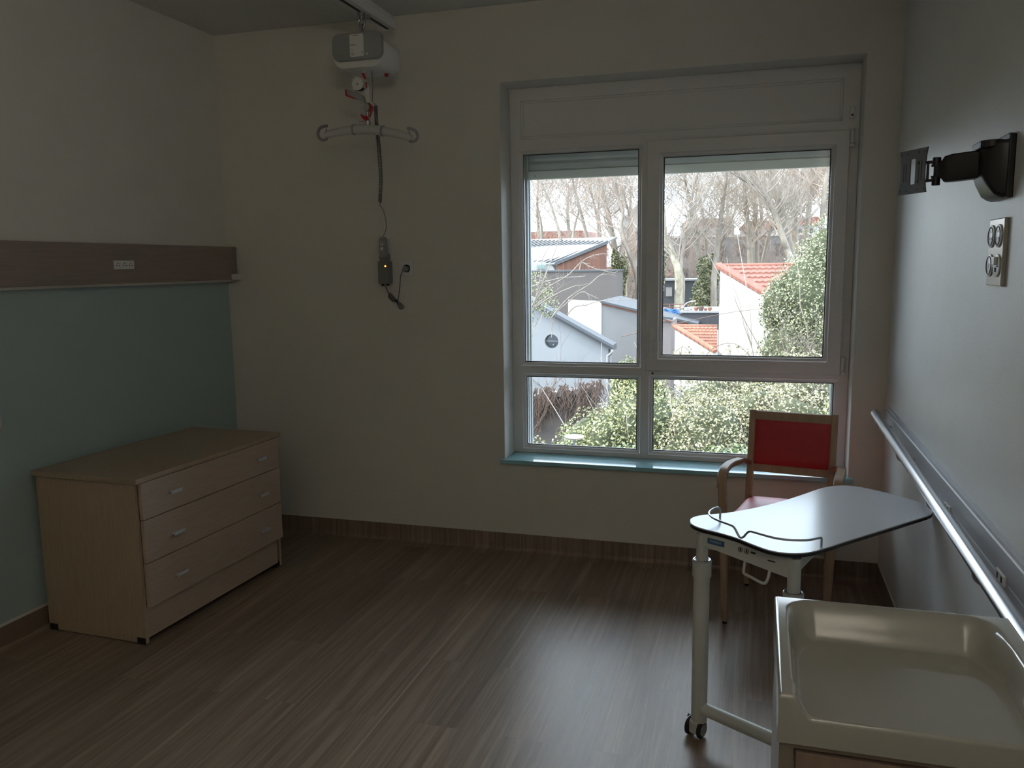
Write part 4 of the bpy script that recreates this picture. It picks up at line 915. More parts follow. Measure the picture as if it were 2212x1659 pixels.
part('ivy_foliage', t, m_ivy, lambda bm: foliage(bm, [(-5.45, 20.4, .95, .42, .4, .50), (-5.15, 20.4, .62, .30, .3, .38), (-5.9, 20.5, .3, .4, .4, .9)], 2200, .055, R5))
# thin thorny stems with few leaves in front of the white house
t = thing('thorny_shrub', 'sparse thorny stems with small yellow leaves before the white tiled house', 'shrub', (-.6, 18.6, GZ))
R6 = random.Random(6)
def thorn(bm):
    for k in range(6):
        x = -1.6+.4*k; grow(bm, Vector((x, 18.6, -1.6)), Vector((R6.uniform(-.3, .8), 0, 1)), R6.uniform(1.0, 1.7), .007, 2, R6, .0)
    for P in ([(-1.95, 18.6, -1.7), (-1.9, 18.6, -.7), (-1.6, 18.6, -.25), (-1.3, 18.6, -.5)], [(-1.6, 18.6, -1.7), (-1.62, 18.6, -.6), (-1.6, 18.6, -.2)], [(.9, 18.6, -1.6), (.1, 18.6, -.3), (-.4, 18.6, .6), (-.5, 18.6, .9)], [(.5, 18.6, -1.4), (.3, 18.6, .1), (.2, 18.6, .5)], [(-3.0, 18.8, -.05), (-1.8, 18.7, .25), (-.6, 18.6, .52), (.3, 18.6, .62)], [(-.9, 18.6, -1.6), (-1.1, 18.6, -.5), (-.5, 18.6, -.15), (.1, 18.6, -.7)]):
        Q = smooth_path([Vector(p) for p in P], 6); tube(bm, Q, [.009*(1-.6*i/len(Q)) for i in range(len(Q))], 4, caps=False)
    for k in range(6): tubes3(bm, Vector((-1.9+.5*k, 18.6, GZ)), Vector((-1.9+.5*k, 18.6, -1.5)), .03, .014, 5)
part('stems', t, m_dtwig, thorn)
part('leaves', t, m_hedge3, lambda bm: [leaf(bm, Vector((R6.uniform(-2.0, .9), 18.5, -1.7+1.5*R6.random()**1.8)), Vector((R6.uniform(-1, 1), -1, R6.uniform(-.5, 1))).normalized(), .075, R6) for k in range(520)])
# garden lamp with a flat oval head low in the left lower pane
gl = thing('garden_lamp', 'flat oval lamp head on a thin post among the shrubs, lower left pane', 'lamp', (-2.19, 10.0, GZ))
part('lamp_head', gl, OMAT('pinkish_lamp_dish', (.62, .50, .46), .5), lambda bm: (lambda R: [bm.faces.new((R[j][k], R[j][(k+1) % 24], R[j+1][(k+1) % 24], R[j+1][k])) for j in range(4) for k in range(24)]+[bm.faces.new(R[0][::-1]), bm.faces.new(R[4])])([[bm.verts.new((-2.185+.125*s*math.cos(2*PI*k/24), 10+.10*s*math.sin(2*PI*k/24), -.555+z)) for k in range(24)] for s, z in ((.55, -.022), (.9, -.014), (1, 0), (.85, .016), (.4, .024))]), 60)
part('lamp_post', gl, m_slate, lambda bm: tubes3(bm, Vector((-2.185, 10.0, GZ)), Vector((-2.185, 10.0, -.57)), .018, .014, 8))
# ---- old garden wall with dry vines
t = thing('garden_wall', 'old grey-brown garden wall hung with dry vines, below the round-window house', 'wall', (-7, 27, GZ))
part('masonry', t, m_concrete, lambda bm: pxz(bm, [(-12, GZ), (-5.15, GZ), (-5.15, -2.58), (-7.2, -2.95), (-12, -3.2)], 26.8, 27.2))
part('coping', t, m_gwall, lambda bm: pxz(bm, [(-12, -3.2), (-7.2, -2.95), (-5.1, -2.58), (-5.1, -2.42), (-7.2, -2.80), (-12, -3.05)], 26.7, 27.3))
R8 = random.Random(8)
def vines(bm):
    for k in range(170):
        x = R8.uniform(-8.2, -4.9); z = -2.66+(x+7.2)*.16 if x > -7.2 else -2.9
        p = Vector((x, 26.62, z+R8.uniform(-.1, .15))); pts = [p]
        for j in range(5): p = p+Vector((R8.uniform(-.14, .14), R8.uniform(-.03, .02), -R8.uniform(.06, .3))); pts.append(p)
        tube(bm, pts, [.022, .019, .016, .012, .009, .006], 4, caps=False)
    for k in range(14): grow(bm, Vector((R8.uniform(-7.6, -5), 26.5, -4.0)), Vector((R8.uniform(-.5, .5), 0, 1)), R8.uniform(1, 2), .028, 2, R8)
part('dry_vines', t, m_dtwig, vines)
# ---- house with the round window
def ring(bm, c, r0, r1, y0, y1, n=28):
    a = []
    for r, y in ((r1, y0), (r1, y1), (r0, y1), (r0, y0)): a.append([bm.verts.new((c[0]+r*math.cos(2*PI*k/n), y, c[1]+r*math.sin(2*PI*k/n))) for k in range(n)])
    for i in range(4):
        for k in range(n): bm.faces.new((a[i][k], a[i][(k+1) % n], a[(i+1) % 4][(k+1) % n], a[(i+1) % 4][k]))
t = thing('round_window_house', 'pale grey house gable with a porthole window and sloping dark roof edge', 'house', (-9, 34, GZ))
def rwh(bm):
    # gable front with a circular hole
    C = (-8.41, -1.62); r = .30; n = 32
    P = [(-13, GZ), (-5.92, GZ), (-5.92, -1.88), (-9.1, -.17), (-10.9, .80), (-13, -.4)]
    m = []
    for k in range(n):
        a = 2*PI*k/n; d = (math.cos(a), math.sin(a)); best = 1e9
        for i in range(len(P)):
            x1, z1 = P[i]; x2, z2 = P[(i+1) % len(P)]; ex, ez = x2-x1, z2-z1; den = d[0]*ez-d[1]*ex
            if abs(den) < 1e-9: continue
            tt = ((x1-C[0])*ez-(z1-C[1])*ex)/den; u = ((x1-C[0])*d[1]-(z1-C[1])*d[0])/den
            if tt > 0 and -1e-6 <= u <= 1+1e-6: best = min(best, tt)
        m.append((C[0]+d[0]*best, C[1]+d[1]*best))
    ins = [bm.verts.new((C[0]+r*math.cos(2*PI*k/n), 34, C[1]+r*math.sin(2*PI*k/n))) for k in range(n)]
    deep = [bm.verts.new((v.co.x, 34.22, v.co.z)) for v in ins]; out = [bm.verts.new((p[0], 34, p[1])) for p in m]
    for k in range(n):
        j = (k+1) % n; bm.faces.new((ins[k], ins[j], out[j], out[k])); bm.faces.new((ins[k], deep[k], deep[j], ins[j]))
        for q in P:
            x1, z1 = m[k]; x2, z2 = m[j]
            if abs((x2-x1)*(q[1]-z1)-(z2-z1)*(q[0]-x1)) > 1e-3 and min(x1, x2)-1e-6 <= q[0] <= max(x1, x2)+1e-6 and min(z1, z2)-1e-6 <= q[1] <= max(z1, z2)+1e-6:
                bm.faces.new((out[k], out[j], bm.verts.new((q[0], 34, q[1]))))
    pxz(bm, [(x, z) for x, z in P], 34.25, 34.6); pxz(bm, [(-13, GZ), (-6.1, GZ), (-6.1, -3.6), (-9.1, -2.4), (-13, -2.2)], 34.6, 38)
    box(bm, -5.95, -5.92, 34, 34.26, GZ, -1.9); 
part('gable_wall', t, m_gwall, rwh)
part('roof_edge', t, m_slate, lambda bm: (pxz(bm, [(-5.74, -1.96), (-5.74, -1.72), (-10.9, 1.06), (-10.9, .84)], 33.75, 34.75), pxz(bm, [(-10.9, .84), (-10.9, 1.06), (-13.4, -.4), (-13.4, -.62)], 33.75, 34.75), pxz(bm, [(-5.70, -1.86), (-5.70, -1.78), (-10.9, 1.02), (-10.9, .94)], 33.66, 33.75)))
po_ = part('porthole', t, m_slate, lambda bm: ring(bm, (-8.41, -1.62), .27, .30, 34.12, 34.2))
part('porthole_pane', po_, OMAT('dark_pane', (.05, .06, .07), .1), lambda bm: cyl(bm, (-8.41, 34.21, -1.62), (-8.41, 34.22, -1.62), .28, 28))
part('porthole_bar', po_, m_zinc, lambda bm: (box(bm, -8.68, -8.14, 34.17, 34.2, -1.635, -1.605), cyl(bm, (-8.38, 34.18, -1.78), (-8.38, 34.2, -1.78), .03, 10)))
part('downpipe', t, m_zinc, lambda bm: tube(bm, smooth_path([(-5.76, 33.7, -1.9), (-5.76, 33.7, -2.02), (-5.92, 33.85, -2.16), (-5.98, 33.88, -2.3), (-5.98, 33.88, -3.4), (-5.98, 33.88, GZ)], 4), .055, 10), 60)
# ---- second house: bright left flank, gable greyed to carry its shade
t = thing('white_flank_house', 'plain house with a bright white flank and a front greyed for shade behind the porthole house', 'house', (-7, 46, GZ))
def h2(bm):
    F = [(-8.44, 46), (-3.2, 46), (-3.2, 49), (-8.7, 49)]
    z = [-.48, -1.72, -1.72, -.48]
    lo = [bm.verts.new((x, y, GZ)) for x, y in F]; hi = [bm.verts.new((x, y, zz)) for (x, y), zz in zip(F, z)]
    for k in range(4): bm.faces.new((lo[k], lo[(k+1) % 4], hi[(k+1) % 4], hi[k]))
    bm.faces.new(hi)
part('walls', t, m_gwall2, h2)
part('flank_render', t, m_wwall, lambda bm: (lambda a: [bm.faces.new(f) for f in ((a[0], a[1], a[2], a[3]), (a[7], a[6], a[5], a[4]), (a[3], a[2], a[6], a[7]), (a[0], a[3], a[7], a[4]), (a[1], a[5], a[6], a[2]))])([bm.verts.new(c) for c in ((-8.46, 45.98, GZ), (-11.2, 49.6, GZ), (-11.2, 49.6, -.52), (-8.46, 45.98, -.46), (-8.40, 46.2, GZ), (-11.0, 49.8, GZ), (-11.0, 49.8, -.52), (-8.40, 46.2, -.46))]), label='bright white flank wall')
part('roof', t, m_slate, lambda bm: prism_roof(bm, [(-8.52, 45.8, -.40), (-3.1, 45.8, -1.66), (-3.1, 48.4, -1.45), (-7.9, 49.3, -.26)], .12))
part('verge_board', t, m_tile, lambda bm: prism_roof(bm, [(-8.46, 45.9, -.52), (-3.1, 45.9, -1.78), (-3.1, 46.0, -1.78), (-8.46, 46.0, -.52)], .10), label='reddish strip under the roof edge')
# ---- brown rendered block with the zinc-roofed house above
t = thing('brown_block', 'plain brown rendered wall block left of the ivy-clad trunk', 'building', (-13, 56, GZ))
part('walls', t, m_bwall, lambda bm: box(bm, -22, -9.48, 56, 60, GZ, 1.14))
part('coping', t, m_slate, lambda bm: box(bm, -22, -9.40, 55.9, 60.1, 1.14, 1.24))
t = thing('zinc_roof_house', 'house with pale standing-seam roof and reddish timber gable', 'house', (-14, 64, GZ))
part('walls', t, m_wwall, lambda bm: pxz(bm, [(-26, GZ), (-11.5, GZ), (-11.5, 1.15), (-15.5, 1.15), (-15.9, 1.9), (-26, 1.9)], 64.05, 69.5))
part('timber_gable', t, m_wood, lambda bm: pxz(bm, [(-15.40, 1.0), (-11.38, 1.0), (-11.38, 3.22), (-15.30, 1.72)], 63.9, 64.05), label='reddish vertical timber cladding')
part('roof', t, m_zinc, lambda bm: prism_roof(bm, [(-11.25, 63.8, 3.36), (-15.4, 63.8, 1.78), (-26, 66.2, 1.9), (-22, 72, 3.9), (-11.6, 70, 3.9)], .12))
part('barge_board', t, m_slate, lambda bm: pxz(bm, [(-15.5, 1.70), (-15.3, 1.62), (-11.25, 3.18), (-11.25, 3.40), (-15.4, 1.84)], 63.7, 63.9))
def seams(bm):
    for k in range(26):
        f = k/25; a = Vector((-15.4, 63.8, 1.78)).lerp(Vector((-26, 66.2, 1.9)), f); b = Vector((-11.25, 63.8, 3.36)).lerp(Vector((-22, 72, 3.9)), f)
        tube(bm, [a+Vector((0, 0, .03)), b+Vector((0, 0, .03))], .045, 4)
part('roof_seams', t, m_slate, seams, label='dark standing seams')
part('skylight', t, m_slate, lambda bm: prism_roof(bm, [(-16.6, 64.6, 2.14), (-18.0, 65.0, 2.18), (-15.8, 66.2, 2.75), (-14.6, 65.8, 2.72)], .10))
wd = part('dormer_window', t, m_farwhite, lambda bm: box(bm, -17.0, -16.2, 63.95, 64.1, 1.25, 1.70)); part('dormer_pane', wd, OMAT('greenish_pane', (.25, .36, .32), .2), lambda bm: box(bm, -16.9, -16.3, 63.9, 63.96, 1.32, 1.62))
# ---- tiled houses
def tiles(bm, a, b, c, d, nu, nv, lift=.05):
    """a-b eave line, d-c ridge line: courses of half-round tiles"""
    for j in range(nv):
        l0 = a.lerp(d, j/nv); r0 = b.lerp(c, j/nv); l1 = a.lerp(d, (j+1)/nv); r1 = b.lerp(c, (j+1)/nv); m = nu*4; A_ = []; C_ = []; E_ = []
        for i in range(m+1):
            w_ = abs(math.sin(PI*i/4))*lift*.9
            A_.append(bm.verts.new(l0.lerp(r0, i/m)+Vector((0, 0, lift+w_)))); C_.append(bm.verts.new(l1.lerp(r1, i/m)+Vector((0, 0, w_*.5)))); E_.append(bm.verts.new(l0.lerp(r0, i/m)+Vector((0, 0, -.02))))
        for i in range(m): bm.faces.new((A_[i], A_[i+1], C_[i+1], C_[i])); bm.faces.new((E_[i], E_[i+1], A_[i+1], A_[i]))
def verge(bm, a, b, n, w=.26, h=.22):
    for k in range(n):
        p = a.lerp(b, k/n); q = a.lerp(b, (k+1.06)/n); pts = []
        o = Vector((0, 0, .035*0)); sweep(bm, [p+Vector((0, 0, .05)), q+Vector((0, 0, .02))], w, h, (1, 0, 0))
t = thing('tiled_white_house', 'bright white house wall under a red clay tile roof', 'house', (-1, 40, GZ))
VA, VB = Vector((-1.95, 42.5, 1.42)), Vector((.55, 38.6, .02))
def tw(bm):
    P = [(-1.86, 42.5, 1.22), (1.2, 37.6, -.45)]
    a = [bm.verts.new(c) for c in ((-1.86, 42.5, GZ), (1.2, 37.6, GZ), (1.2, 37.6, -.45), (-1.86, 42.5, 1.22), (5, 42.5, GZ), (6, 37.6, GZ), (6, 37.6, -.45), (5, 42.5, 1.22))]
    for f in ((0, 1, 2, 3), (4, 7, 6, 5), (1, 5, 6, 2), (0, 3, 7, 4), (3, 2, 6, 7)): bm.faces.new([a[i] for i in f])
part('walls', t, m_wwall, tw)
part('tile_roof', t, m_tile, lambda bm: tiles(bm, Vector((1.3, 37.4, -.36)), Vector((6.2, 37.4, -.36)), Vector((5.2, 42.7, 1.44)), Vector((-1.9, 42.7, 1.44)), 24, 9, .06))
part('verge_tiles', t, m_tile, lambda bm: verge(bm, Vector((-1.95, 42.6, 1.44)), Vector((1.3, 37.4, -.36)), 16, .34, .26))
part('ridge_tiles', t, m_tile, lambda bm: tube(bm, [(-1.98, 42.7, 1.46), (5.3, 42.7, 1.46)], .10, 8))
t = thing('low_tiled_house', 'low white annex with an orange tile roof left of the white house', 'house', (-2.5, 34, GZ))
def lw(bm):
    a = [bm.verts.new(c) for c in ((-3.32, 35.0, GZ), (-1.60, 33.2, GZ), (-1.60, 33.2, -1.88), (-3.32, 35.0, -1.14), (-1.55, 35.0, GZ), (-1.55, 33.3, GZ), (-1.55, 33.3, -1.90), (-1.55, 35.0, -1.14))]
    for f in ((0, 1, 2, 3), (4, 7, 6, 5), (1, 5, 6, 2), (0, 3, 7, 4), (3, 2, 6, 7)): bm.faces.new([a[i] for i in f])
part('walls', t, m_wwall, lw)
part('tile_roof', t, m_tileo, lambda bm: tiles(bm, Vector((-1.60, 33.15, -1.84)), Vector((-1.50, 33.15, -1.84)), Vector((-1.60, 35.1, -1.03)), Vector((-3.36, 35.1, -1.03)), 10, 8, .045))
part('verge_tiles', t, m_tileo, lambda bm: verge(bm, Vector((-3.4, 35.1, -1.02)), Vector((-1.58, 33.15, -1.86)), 9, .20, .15))
part('ridge_tiles', t, m_tileo, lambda bm: tube(bm, [(-3.45, 35.15, -1.0), (-1.6, 35.15, -1.0)], .07, 8))
t = thing('grey_corner_house', 'narrow grey-pink house corner just right of the mullion', 'house', (-4.6, 40, GZ))
part('walls', t, OMAT('pinkish_grey_render', (.33, .28, .265), .9), lambda bm: box(bm, -4.9, -3.98, 40, 43, GZ, -1.15))
part('roof_edge', t, m_slate, lambda bm: prism_roof(bm, [(-5.0, 39.8, -.80), (-3.90, 39.8, -.96), (-3.90, 40.2, -.96), (-5.0, 40.2, -.80)], .12))
part('eave_board', t, m_tile, lambda bm: prism_roof(bm, [(-5.0, 39.84, -.92), (-3.90, 39.84, -1.12), (-3.90, 40, -1.12), (-5.0, 40, -.92)], .06), label='reddish eave line')
# ---- flat roof with tarpaulin, chair, flower pots
t = thing('flat_roof_building', 'flat-roofed building with a dark grey parapet between the tiled houses', 'building', (-4, 48, GZ))
part('walls', t, OMAT('dark_grey_render', (.115, .105, .11), .9), lambda bm: pxz(bm, [(-4.75, GZ), (-1.5, GZ), (-1.5, -1.06), (-3.9, -1.16), (-4.55, -1.65), (-4.75, -2.1)], 47.0, 52))
part('parapet_cap', t, m_zinc, lambda bm: box(bm, -4.2, -1.5, 46.9, 52.1, -1.14, -1.06))
part('roof_slab', t, m_wwall, lambda bm: box(bm, -7.2, -4.0, 47.5, 53, -1.75, -1.35), label='white roof slab')
tag(obj('roof_tarpaulin', (lambda bm: ([[bm.faces.new(f) for f in [(G[j][i], G[j][i+1], G[j+1][i+1], G[j+1][i]) for i in range(20) for j in range(5)]] for G in [[[bm.verts.new((-5.9+1.62*i/20, 47.3+.10*math.sin(i*1.1+j)+.05*j, -1.34+.42*j/5-(.10*math.sin(i*.9)**2 if j == 5 else 0))) for i in range(21)] for j in range(6)]]], bm)[1])(B()), m_tarp), 'crumpled blue tarpaulin on the flat roof just right of the mullion', 'tarpaulin')
ORG_T = bpy.data.objects['roof_tarpaulin']; sm = ORG_T.modifiers.new('solid', 'SOLIDIFY'); sm.thickness = .03
t = thing('roof_railing', 'rusty low railing behind the blue tarpaulin', 'railing', (-5.2, 49.2, -1.35))
part('rail', t, m_tile, lambda bm: [tube(bm, [(-6.4, 49.3, z), (-3.9, 49.3, z)], .022, 6) for z in (-.78, -.95)])
part('post', t, m_tile, lambda bm: [tube(bm, [(x, 49.3, -1.4), (x, 49.3, -.76)], .022, 6) for x in (-6.2, -5.6, -5.0, -4.4, -3.95)])
t = thing('roof_lounger', 'white reclined garden chair on the flat roof', 'chair', (-3.9, 48.3, -1.2))
part('backrest', t, m_wwall, lambda bm: sweep(bm, [(-4.15, 48.2, -.92), (-3.95, 48.2, -.66), (-3.70, 48.2, -.56), (-3.45, 48.2, -.54)], .6, .05, (0, 1, 0)))
part('seat', t, m_wwall, lambda bm: sweep(bm, [(-4.25, 48.2, -.93), (-3.80, 48.2, -.90), (-3.6, 48.2, -.97)], .6, .05, (0, 1, 0)))
for x in (-4.15, -3.7):
    for y in (47.95, 48.45): part('leg', t, m_wwall, lambda bm: tube(bm, [(x, y, -1.16), (x+.03, y, -.92)], .025, 6))
for k, (x, r, lb) in enumerate(((-3.36, .13, 'wide clay flower pot beside the white roof chair'), (-3.08, .17, 'round brown pot, second in the row on the flat roof'), (-2.83, .09, 'small red pot, third in the row on the flat roof'), (-2.60, .13, 'clay pot on the flat roof close to the white house wall'))):
    t = thing('flower_pot', lb, 'flower pot', (x, 47.6, -1.06), group='pots on the flat roof')
    part('pot', t, m_tileo if k != 1 else m_dtwig, lambda bm: tube(bm, [(x, 47.6, -1.06), (x, 47.6, -1.06+r*.9), (x, 47.6, -1.06+r*1.3), (x, 47.6, -1.06+r*1.5)], [r*.6, r*.95, r, r*.95], 14), 50)
    part('soil', t, m_earth, lambda bm: cyl(bm, (x, 47.6, -1.06+r*1.5), (x, 47.6, -1.06+r*1.52), r*.85, 14))
# ---- far buildings
def windows_on(t, y, xs, zs, w_, h_, mat):
    for z in zs:
        for x in xs: part('window', t, mat, lambda bm: box(bm, x-w_/2, x+w_/2, y-.12, y+.05, z-h_/2, z+h_/2))
m_dw = OMAT('dark_windows', (.05, .055, .06), .3)
t = thing('long_grey_building', 'long grey flat-roofed building behind the bare trees', 'building', (-4, 112, GZ))
part('walls', t, m_fargrey, lambda bm: box(bm, -13.5, 12, 112, 124, GZ, 4.9)); part('parapet', t, m_farwhite, lambda bm: box(bm, -13.7, 12.2, 111.8, 124.2, 4.9, 5.2))
windows_on(t, 112, [-12+2.4*k for k in range(10)], (3.2, .2), 1.1, 1.5, m_dw)
t = thing('low_grey_building', 'low grey building with small square windows left of the mullion', 'building', (-16, 104, GZ))
part('walls', t, m_fargrey, lambda bm: box(bm, -20, -11.2, 104, 110, GZ, .1)); part('roof', t, m_tile, lambda bm: pxz(bm, [(-20.3, .1), (-10.9, .1), (-12, 1.3), (-19, 1.3)], 103.7, 110.3))
windows_on(t, 104, (-16.2, -14.9, -13.6), (-1.1,), .7, .9, m_farwhite)
t = thing('garden_shed', 'small dark shed behind the pale plane trunk', 'shed', (-8.2, 84, GZ))
part('walls', t, m_slate, lambda bm: box(bm, -9.4, -5.0, 84, 88, GZ, -.1)); part('roof', t, m_zinc, lambda bm: box(bm, -9.7, -4.8, 83.7, 88.3, -.1, .05))
windows_on(t, 84, (-8.6, -7.6), (-1.2,), .6, .9, m_farwhite)
t = thing('tall_white_building', 'bright white gable far behind the trees left of the mullion', 'building', (-21, 140, GZ))
part('walls', t, m_farwhite, lambda bm: pxz(bm, [(-22.5, GZ), (-17, GZ), (-17, 9.0), (-19.6, 11.6), (-22.5, 9)], 140, 150)); windows_on(t, 140, (-21.2, -19.6, -18), (3.4, 6.4), .8, 1.2, m_dw)
t = thing('red_roof_building', 'far pale building with a dull red roof at the left of the view', 'building', (-34, 140, GZ))
part('walls', t, m_farwhite, lambda bm: box(bm, -46, -27, 140, 152, GZ, 4.2)); part('roof', t, m_tile, lambda bm: pxz(bm, [(-46.5, 4.2), (-26.5, 4.2), (-29, 7.4), (-44, 7.4)], 139.5, 152)); windows_on(t, 140, (-40, -37, -34, -31, -28.6), (2.5,), .9, 1.3, m_dw)
for x0, x1, z, lb in ((-13, -4.5, 7.8, 'far white apartment block just right of the mullion behind trees'), (-3.2, 2.5, 7.2, 'far brick and white block behind the middle trees'), (3.4, 10, 7.6, 'far pale block behind the trees next to the ivy mound')):
    t = thing('apartment_block', lb, 'building', (x0, 146, GZ))
    part('walls', t, m_farwhite, lambda bm: box(bm, x0, x1, 146, 156, GZ, z)); part('roof', t, m_tile, lambda bm: pxz(bm, [(x0-.3, z), (x1+.3, z), (x1-1, z+1.3), (x0+1, z+1.3)], 145.7, 156.3))
    windows_on(t, 146, [x0+1.1+1.7*k for k in range(int((x1-x0-1)/1.7))], (z-1.2, z-3.6), .8, 1.2, m_dw)
# ---- bare plane trees: trunk lines (x, z, radius) at their distance
TREES = [
(70,[(-16.43, 2.81, .16), (-16.45, 3.61, .15), (-16.85, 5.2, .12), (-17.41, 6.9, .10), (-18.07, 8.6, .08), (-18.67, 10.77, .05)], 'thin bare tree, second from the left in the left pane'),
(78,[(-15.59, 2.9, .20), (-15.76, 3.84, .19), (-16.15, 5.54, .16), (-16.49, 7.08, .13), (-17.16, 9.6, .09), (-17.49, 11.66, .06)], 'bare tree leaning left above the zinc roof, left pane'),
(82,[(-15.38, 2.95, .14), (-15.44, 3.99, .13), (-15.56, 5.94, .11), (-16.04, 8.23, .09), (-16.39, 9.37, .07), (-16.62, 11.64, .05)], 'slim straight bare tree above the timber gable'),
(72,[(-11.68, -1.41, .30), (-11.9, 1.75, .27), (-12.32, 3.97, .25), (-12.59, 5.68, .21), (-12.95, 7.18, .18), (-13.36, 8.98, .14), (-13.67, 10.57, .11)], 'stout bare tree with a dense ivy jacket at its foot, left pane'),
(68,[(-9.44, -1.34, .20), (-9.7, .86, .19), (-10.28, 2.67, .17), (-10.87, 4.57, .14), (-10.78, 5.88, .12), (-11.27, 7.39, .09), (-11.37, 9.26, .07)], 'bent bare tree leaning left, nearest the mullion in the left pane'),
(86,[(-13.12, 1.52, .17), (-13.2, 4.63, .15), (-13.03, 6.41, .12), (-13.53, 8.78, .09), (-14.14, 10.33, .07), (-14.51, 11.99, .05)], 'slim bare tree just right of the ivy-jacketed trunk'),
(90,[(-19.7, 3.13, .18), (-19.69, 4.15, .16), (-19.56, 6.18, .13), (-19.16, 7.43, .10), (-19.28, 9.93, .08), (-18.76, 12.4, .06)], 'distant bare tree above the middle of the zinc roof'),
(76,[(-19.68, 2.95, .16), (-19.73, 3.82, .14), (-19.77, 5.55, .12), (-20.09, 7.29, .10), (-19.96, 9.21, .07), (-20.17, 10.92, .05)], 'leftmost thin bare tree in the left pane'),
(66,[(-6.07, -1.95, .36), (-6.06, -1.55, .34), (-6.05, .86, .30), (-6.51, 2.26, .25), (-7.13, 3.86, .21), (-7.25, 5.64, .18), (-7.77, 7.81, .14), (-8.09, 9.76, .1)], 'pale blotchy plane trunk at the left of the right pane'),
(74,[(-4.75, -1.48, .24), (-4.9, .75, .23), (-5.11, 2.97, .21), (-5.59, 5.72, .19), (-6.06, 7.37, .16), (-6.41, 9.22, .13), (-6.67, 11.49, .10)], 'thick tree rising left out of the big ivy clump'),
(80,[(-4.66, -1.73, .20), (-4.79, 1.87, .18), (-4.97, 4.72, .15), (-5.62, 8.38, .12), (-5.76, 9.79, .10), (-6.03, 12.0, .07)], 'slimmer tree close behind the thick ivy-footed one'),
(72,[(-3.64, -.32, .26), (-3.48, 2.37, .24), (-3.22, 4.8, .21), (-3.05, 6.58, .18), (-2.79, 8.86, .14), (-2.63, 10.82, .1)], 'tree leaning right out of the big ivy clump'),
(78,[(-.66, -.5, .29), (-.77, 1.46, .27), (-.95, 4.09, .23), (-1.28, 6.37, .20), (-1.57, 8.96, .16), (-1.84, 10.87, .12)], 'left one of two straight trunks behind the white tiled house'),
(84,[(-.17, -.66, .28), (-.23, 1.44, .27), (-.44, 4.76, .24), (-.58, 7.91, .21), (-.7, 10.2, .17), (-.81, 12.0, .12)], 'right one of two straight trunks behind the white tiled house'),
(70,[(2.43, 1.13, .26), (2.09, 2.55, .26), (1.83, 3.27, .25), (1.24, 5.0, .23), (.41, 6.63, .20), (-.31, 7.66, .17), (-1.21, 8.1, .14), (-2.11, 8.64, .10)], 'dark tree arching far over to the left in the right pane'),
(76,[(2.62, 1.75, .36), (2.24, 3.73, .34), (1.63, 6.15, .29), (.94, 8.13, .25), (.69, 9.43, .2), (.43, 11.16, .15)], 'thickest trunk of the right pane, leaning left'),
(82,[(.3, -.61, .2), (.3, 1.44, .19), (.7, 3.7, .17), (1.1, 5.59, .14), (1.41, 6.76, .12), (1.9, 9.42, .09), (2.05, 11.72, .07)], 'bare tree leaning right behind the dark arching tree'),
(80,[(3.2, 1.75, .24), (3.11, 4.52, .21), (3.03, 6.92, .18), (3.3, 8.6, .15), (3.59, 9.71, .12), (3.74, 11.49, .08)], 'straight bare tree right of the thickest trunk'),
(74,[(3.66, 2.16, .26), (3.76, 5.12, .23), (3.98, 7.52, .2), (4.13, 8.86, .16), (4.46, 10.7, .12)], 'second bare tree from the right above the ivy mound'),
(70,[(4.61, 2.11, .24), (4.68, 5.39, .21), (4.78, 7.65, .18), (4.84, 8.62, .14), (4.87, 10.17, .10)], 'rightmost bare tree above the ivy mound'),
(88,[(-3.67, -.75, .2), (-3.59, 1.35, .18), (-4.01, 3.18, .16), (-2.57, 6.63, .13), (-2.51, 9.55, .10), (-2.82, 12.09, .07)], 'distant zigzag bare tree right of the ivy clump'),
(68,[(-5.86, -.19, .17), (-6.03, 1.04, .15), (-5.95, 2.68, .13), (-5.53, 4.69, .11), (-5.17, 7.38, .09), (-4.71, 9.24, .06)], 'slender tree forking beside the pale plane trunk'),
(90,[(3.31, 3.08, .2), (3.35, 5.66, .18), (4.01, 7.81, .15), (4.83, 9.05, .12), (5.87, 10.39, .09), (6.29, 11.88, .06)], 'distant bare tree leaning right over the ivy mound'),
]
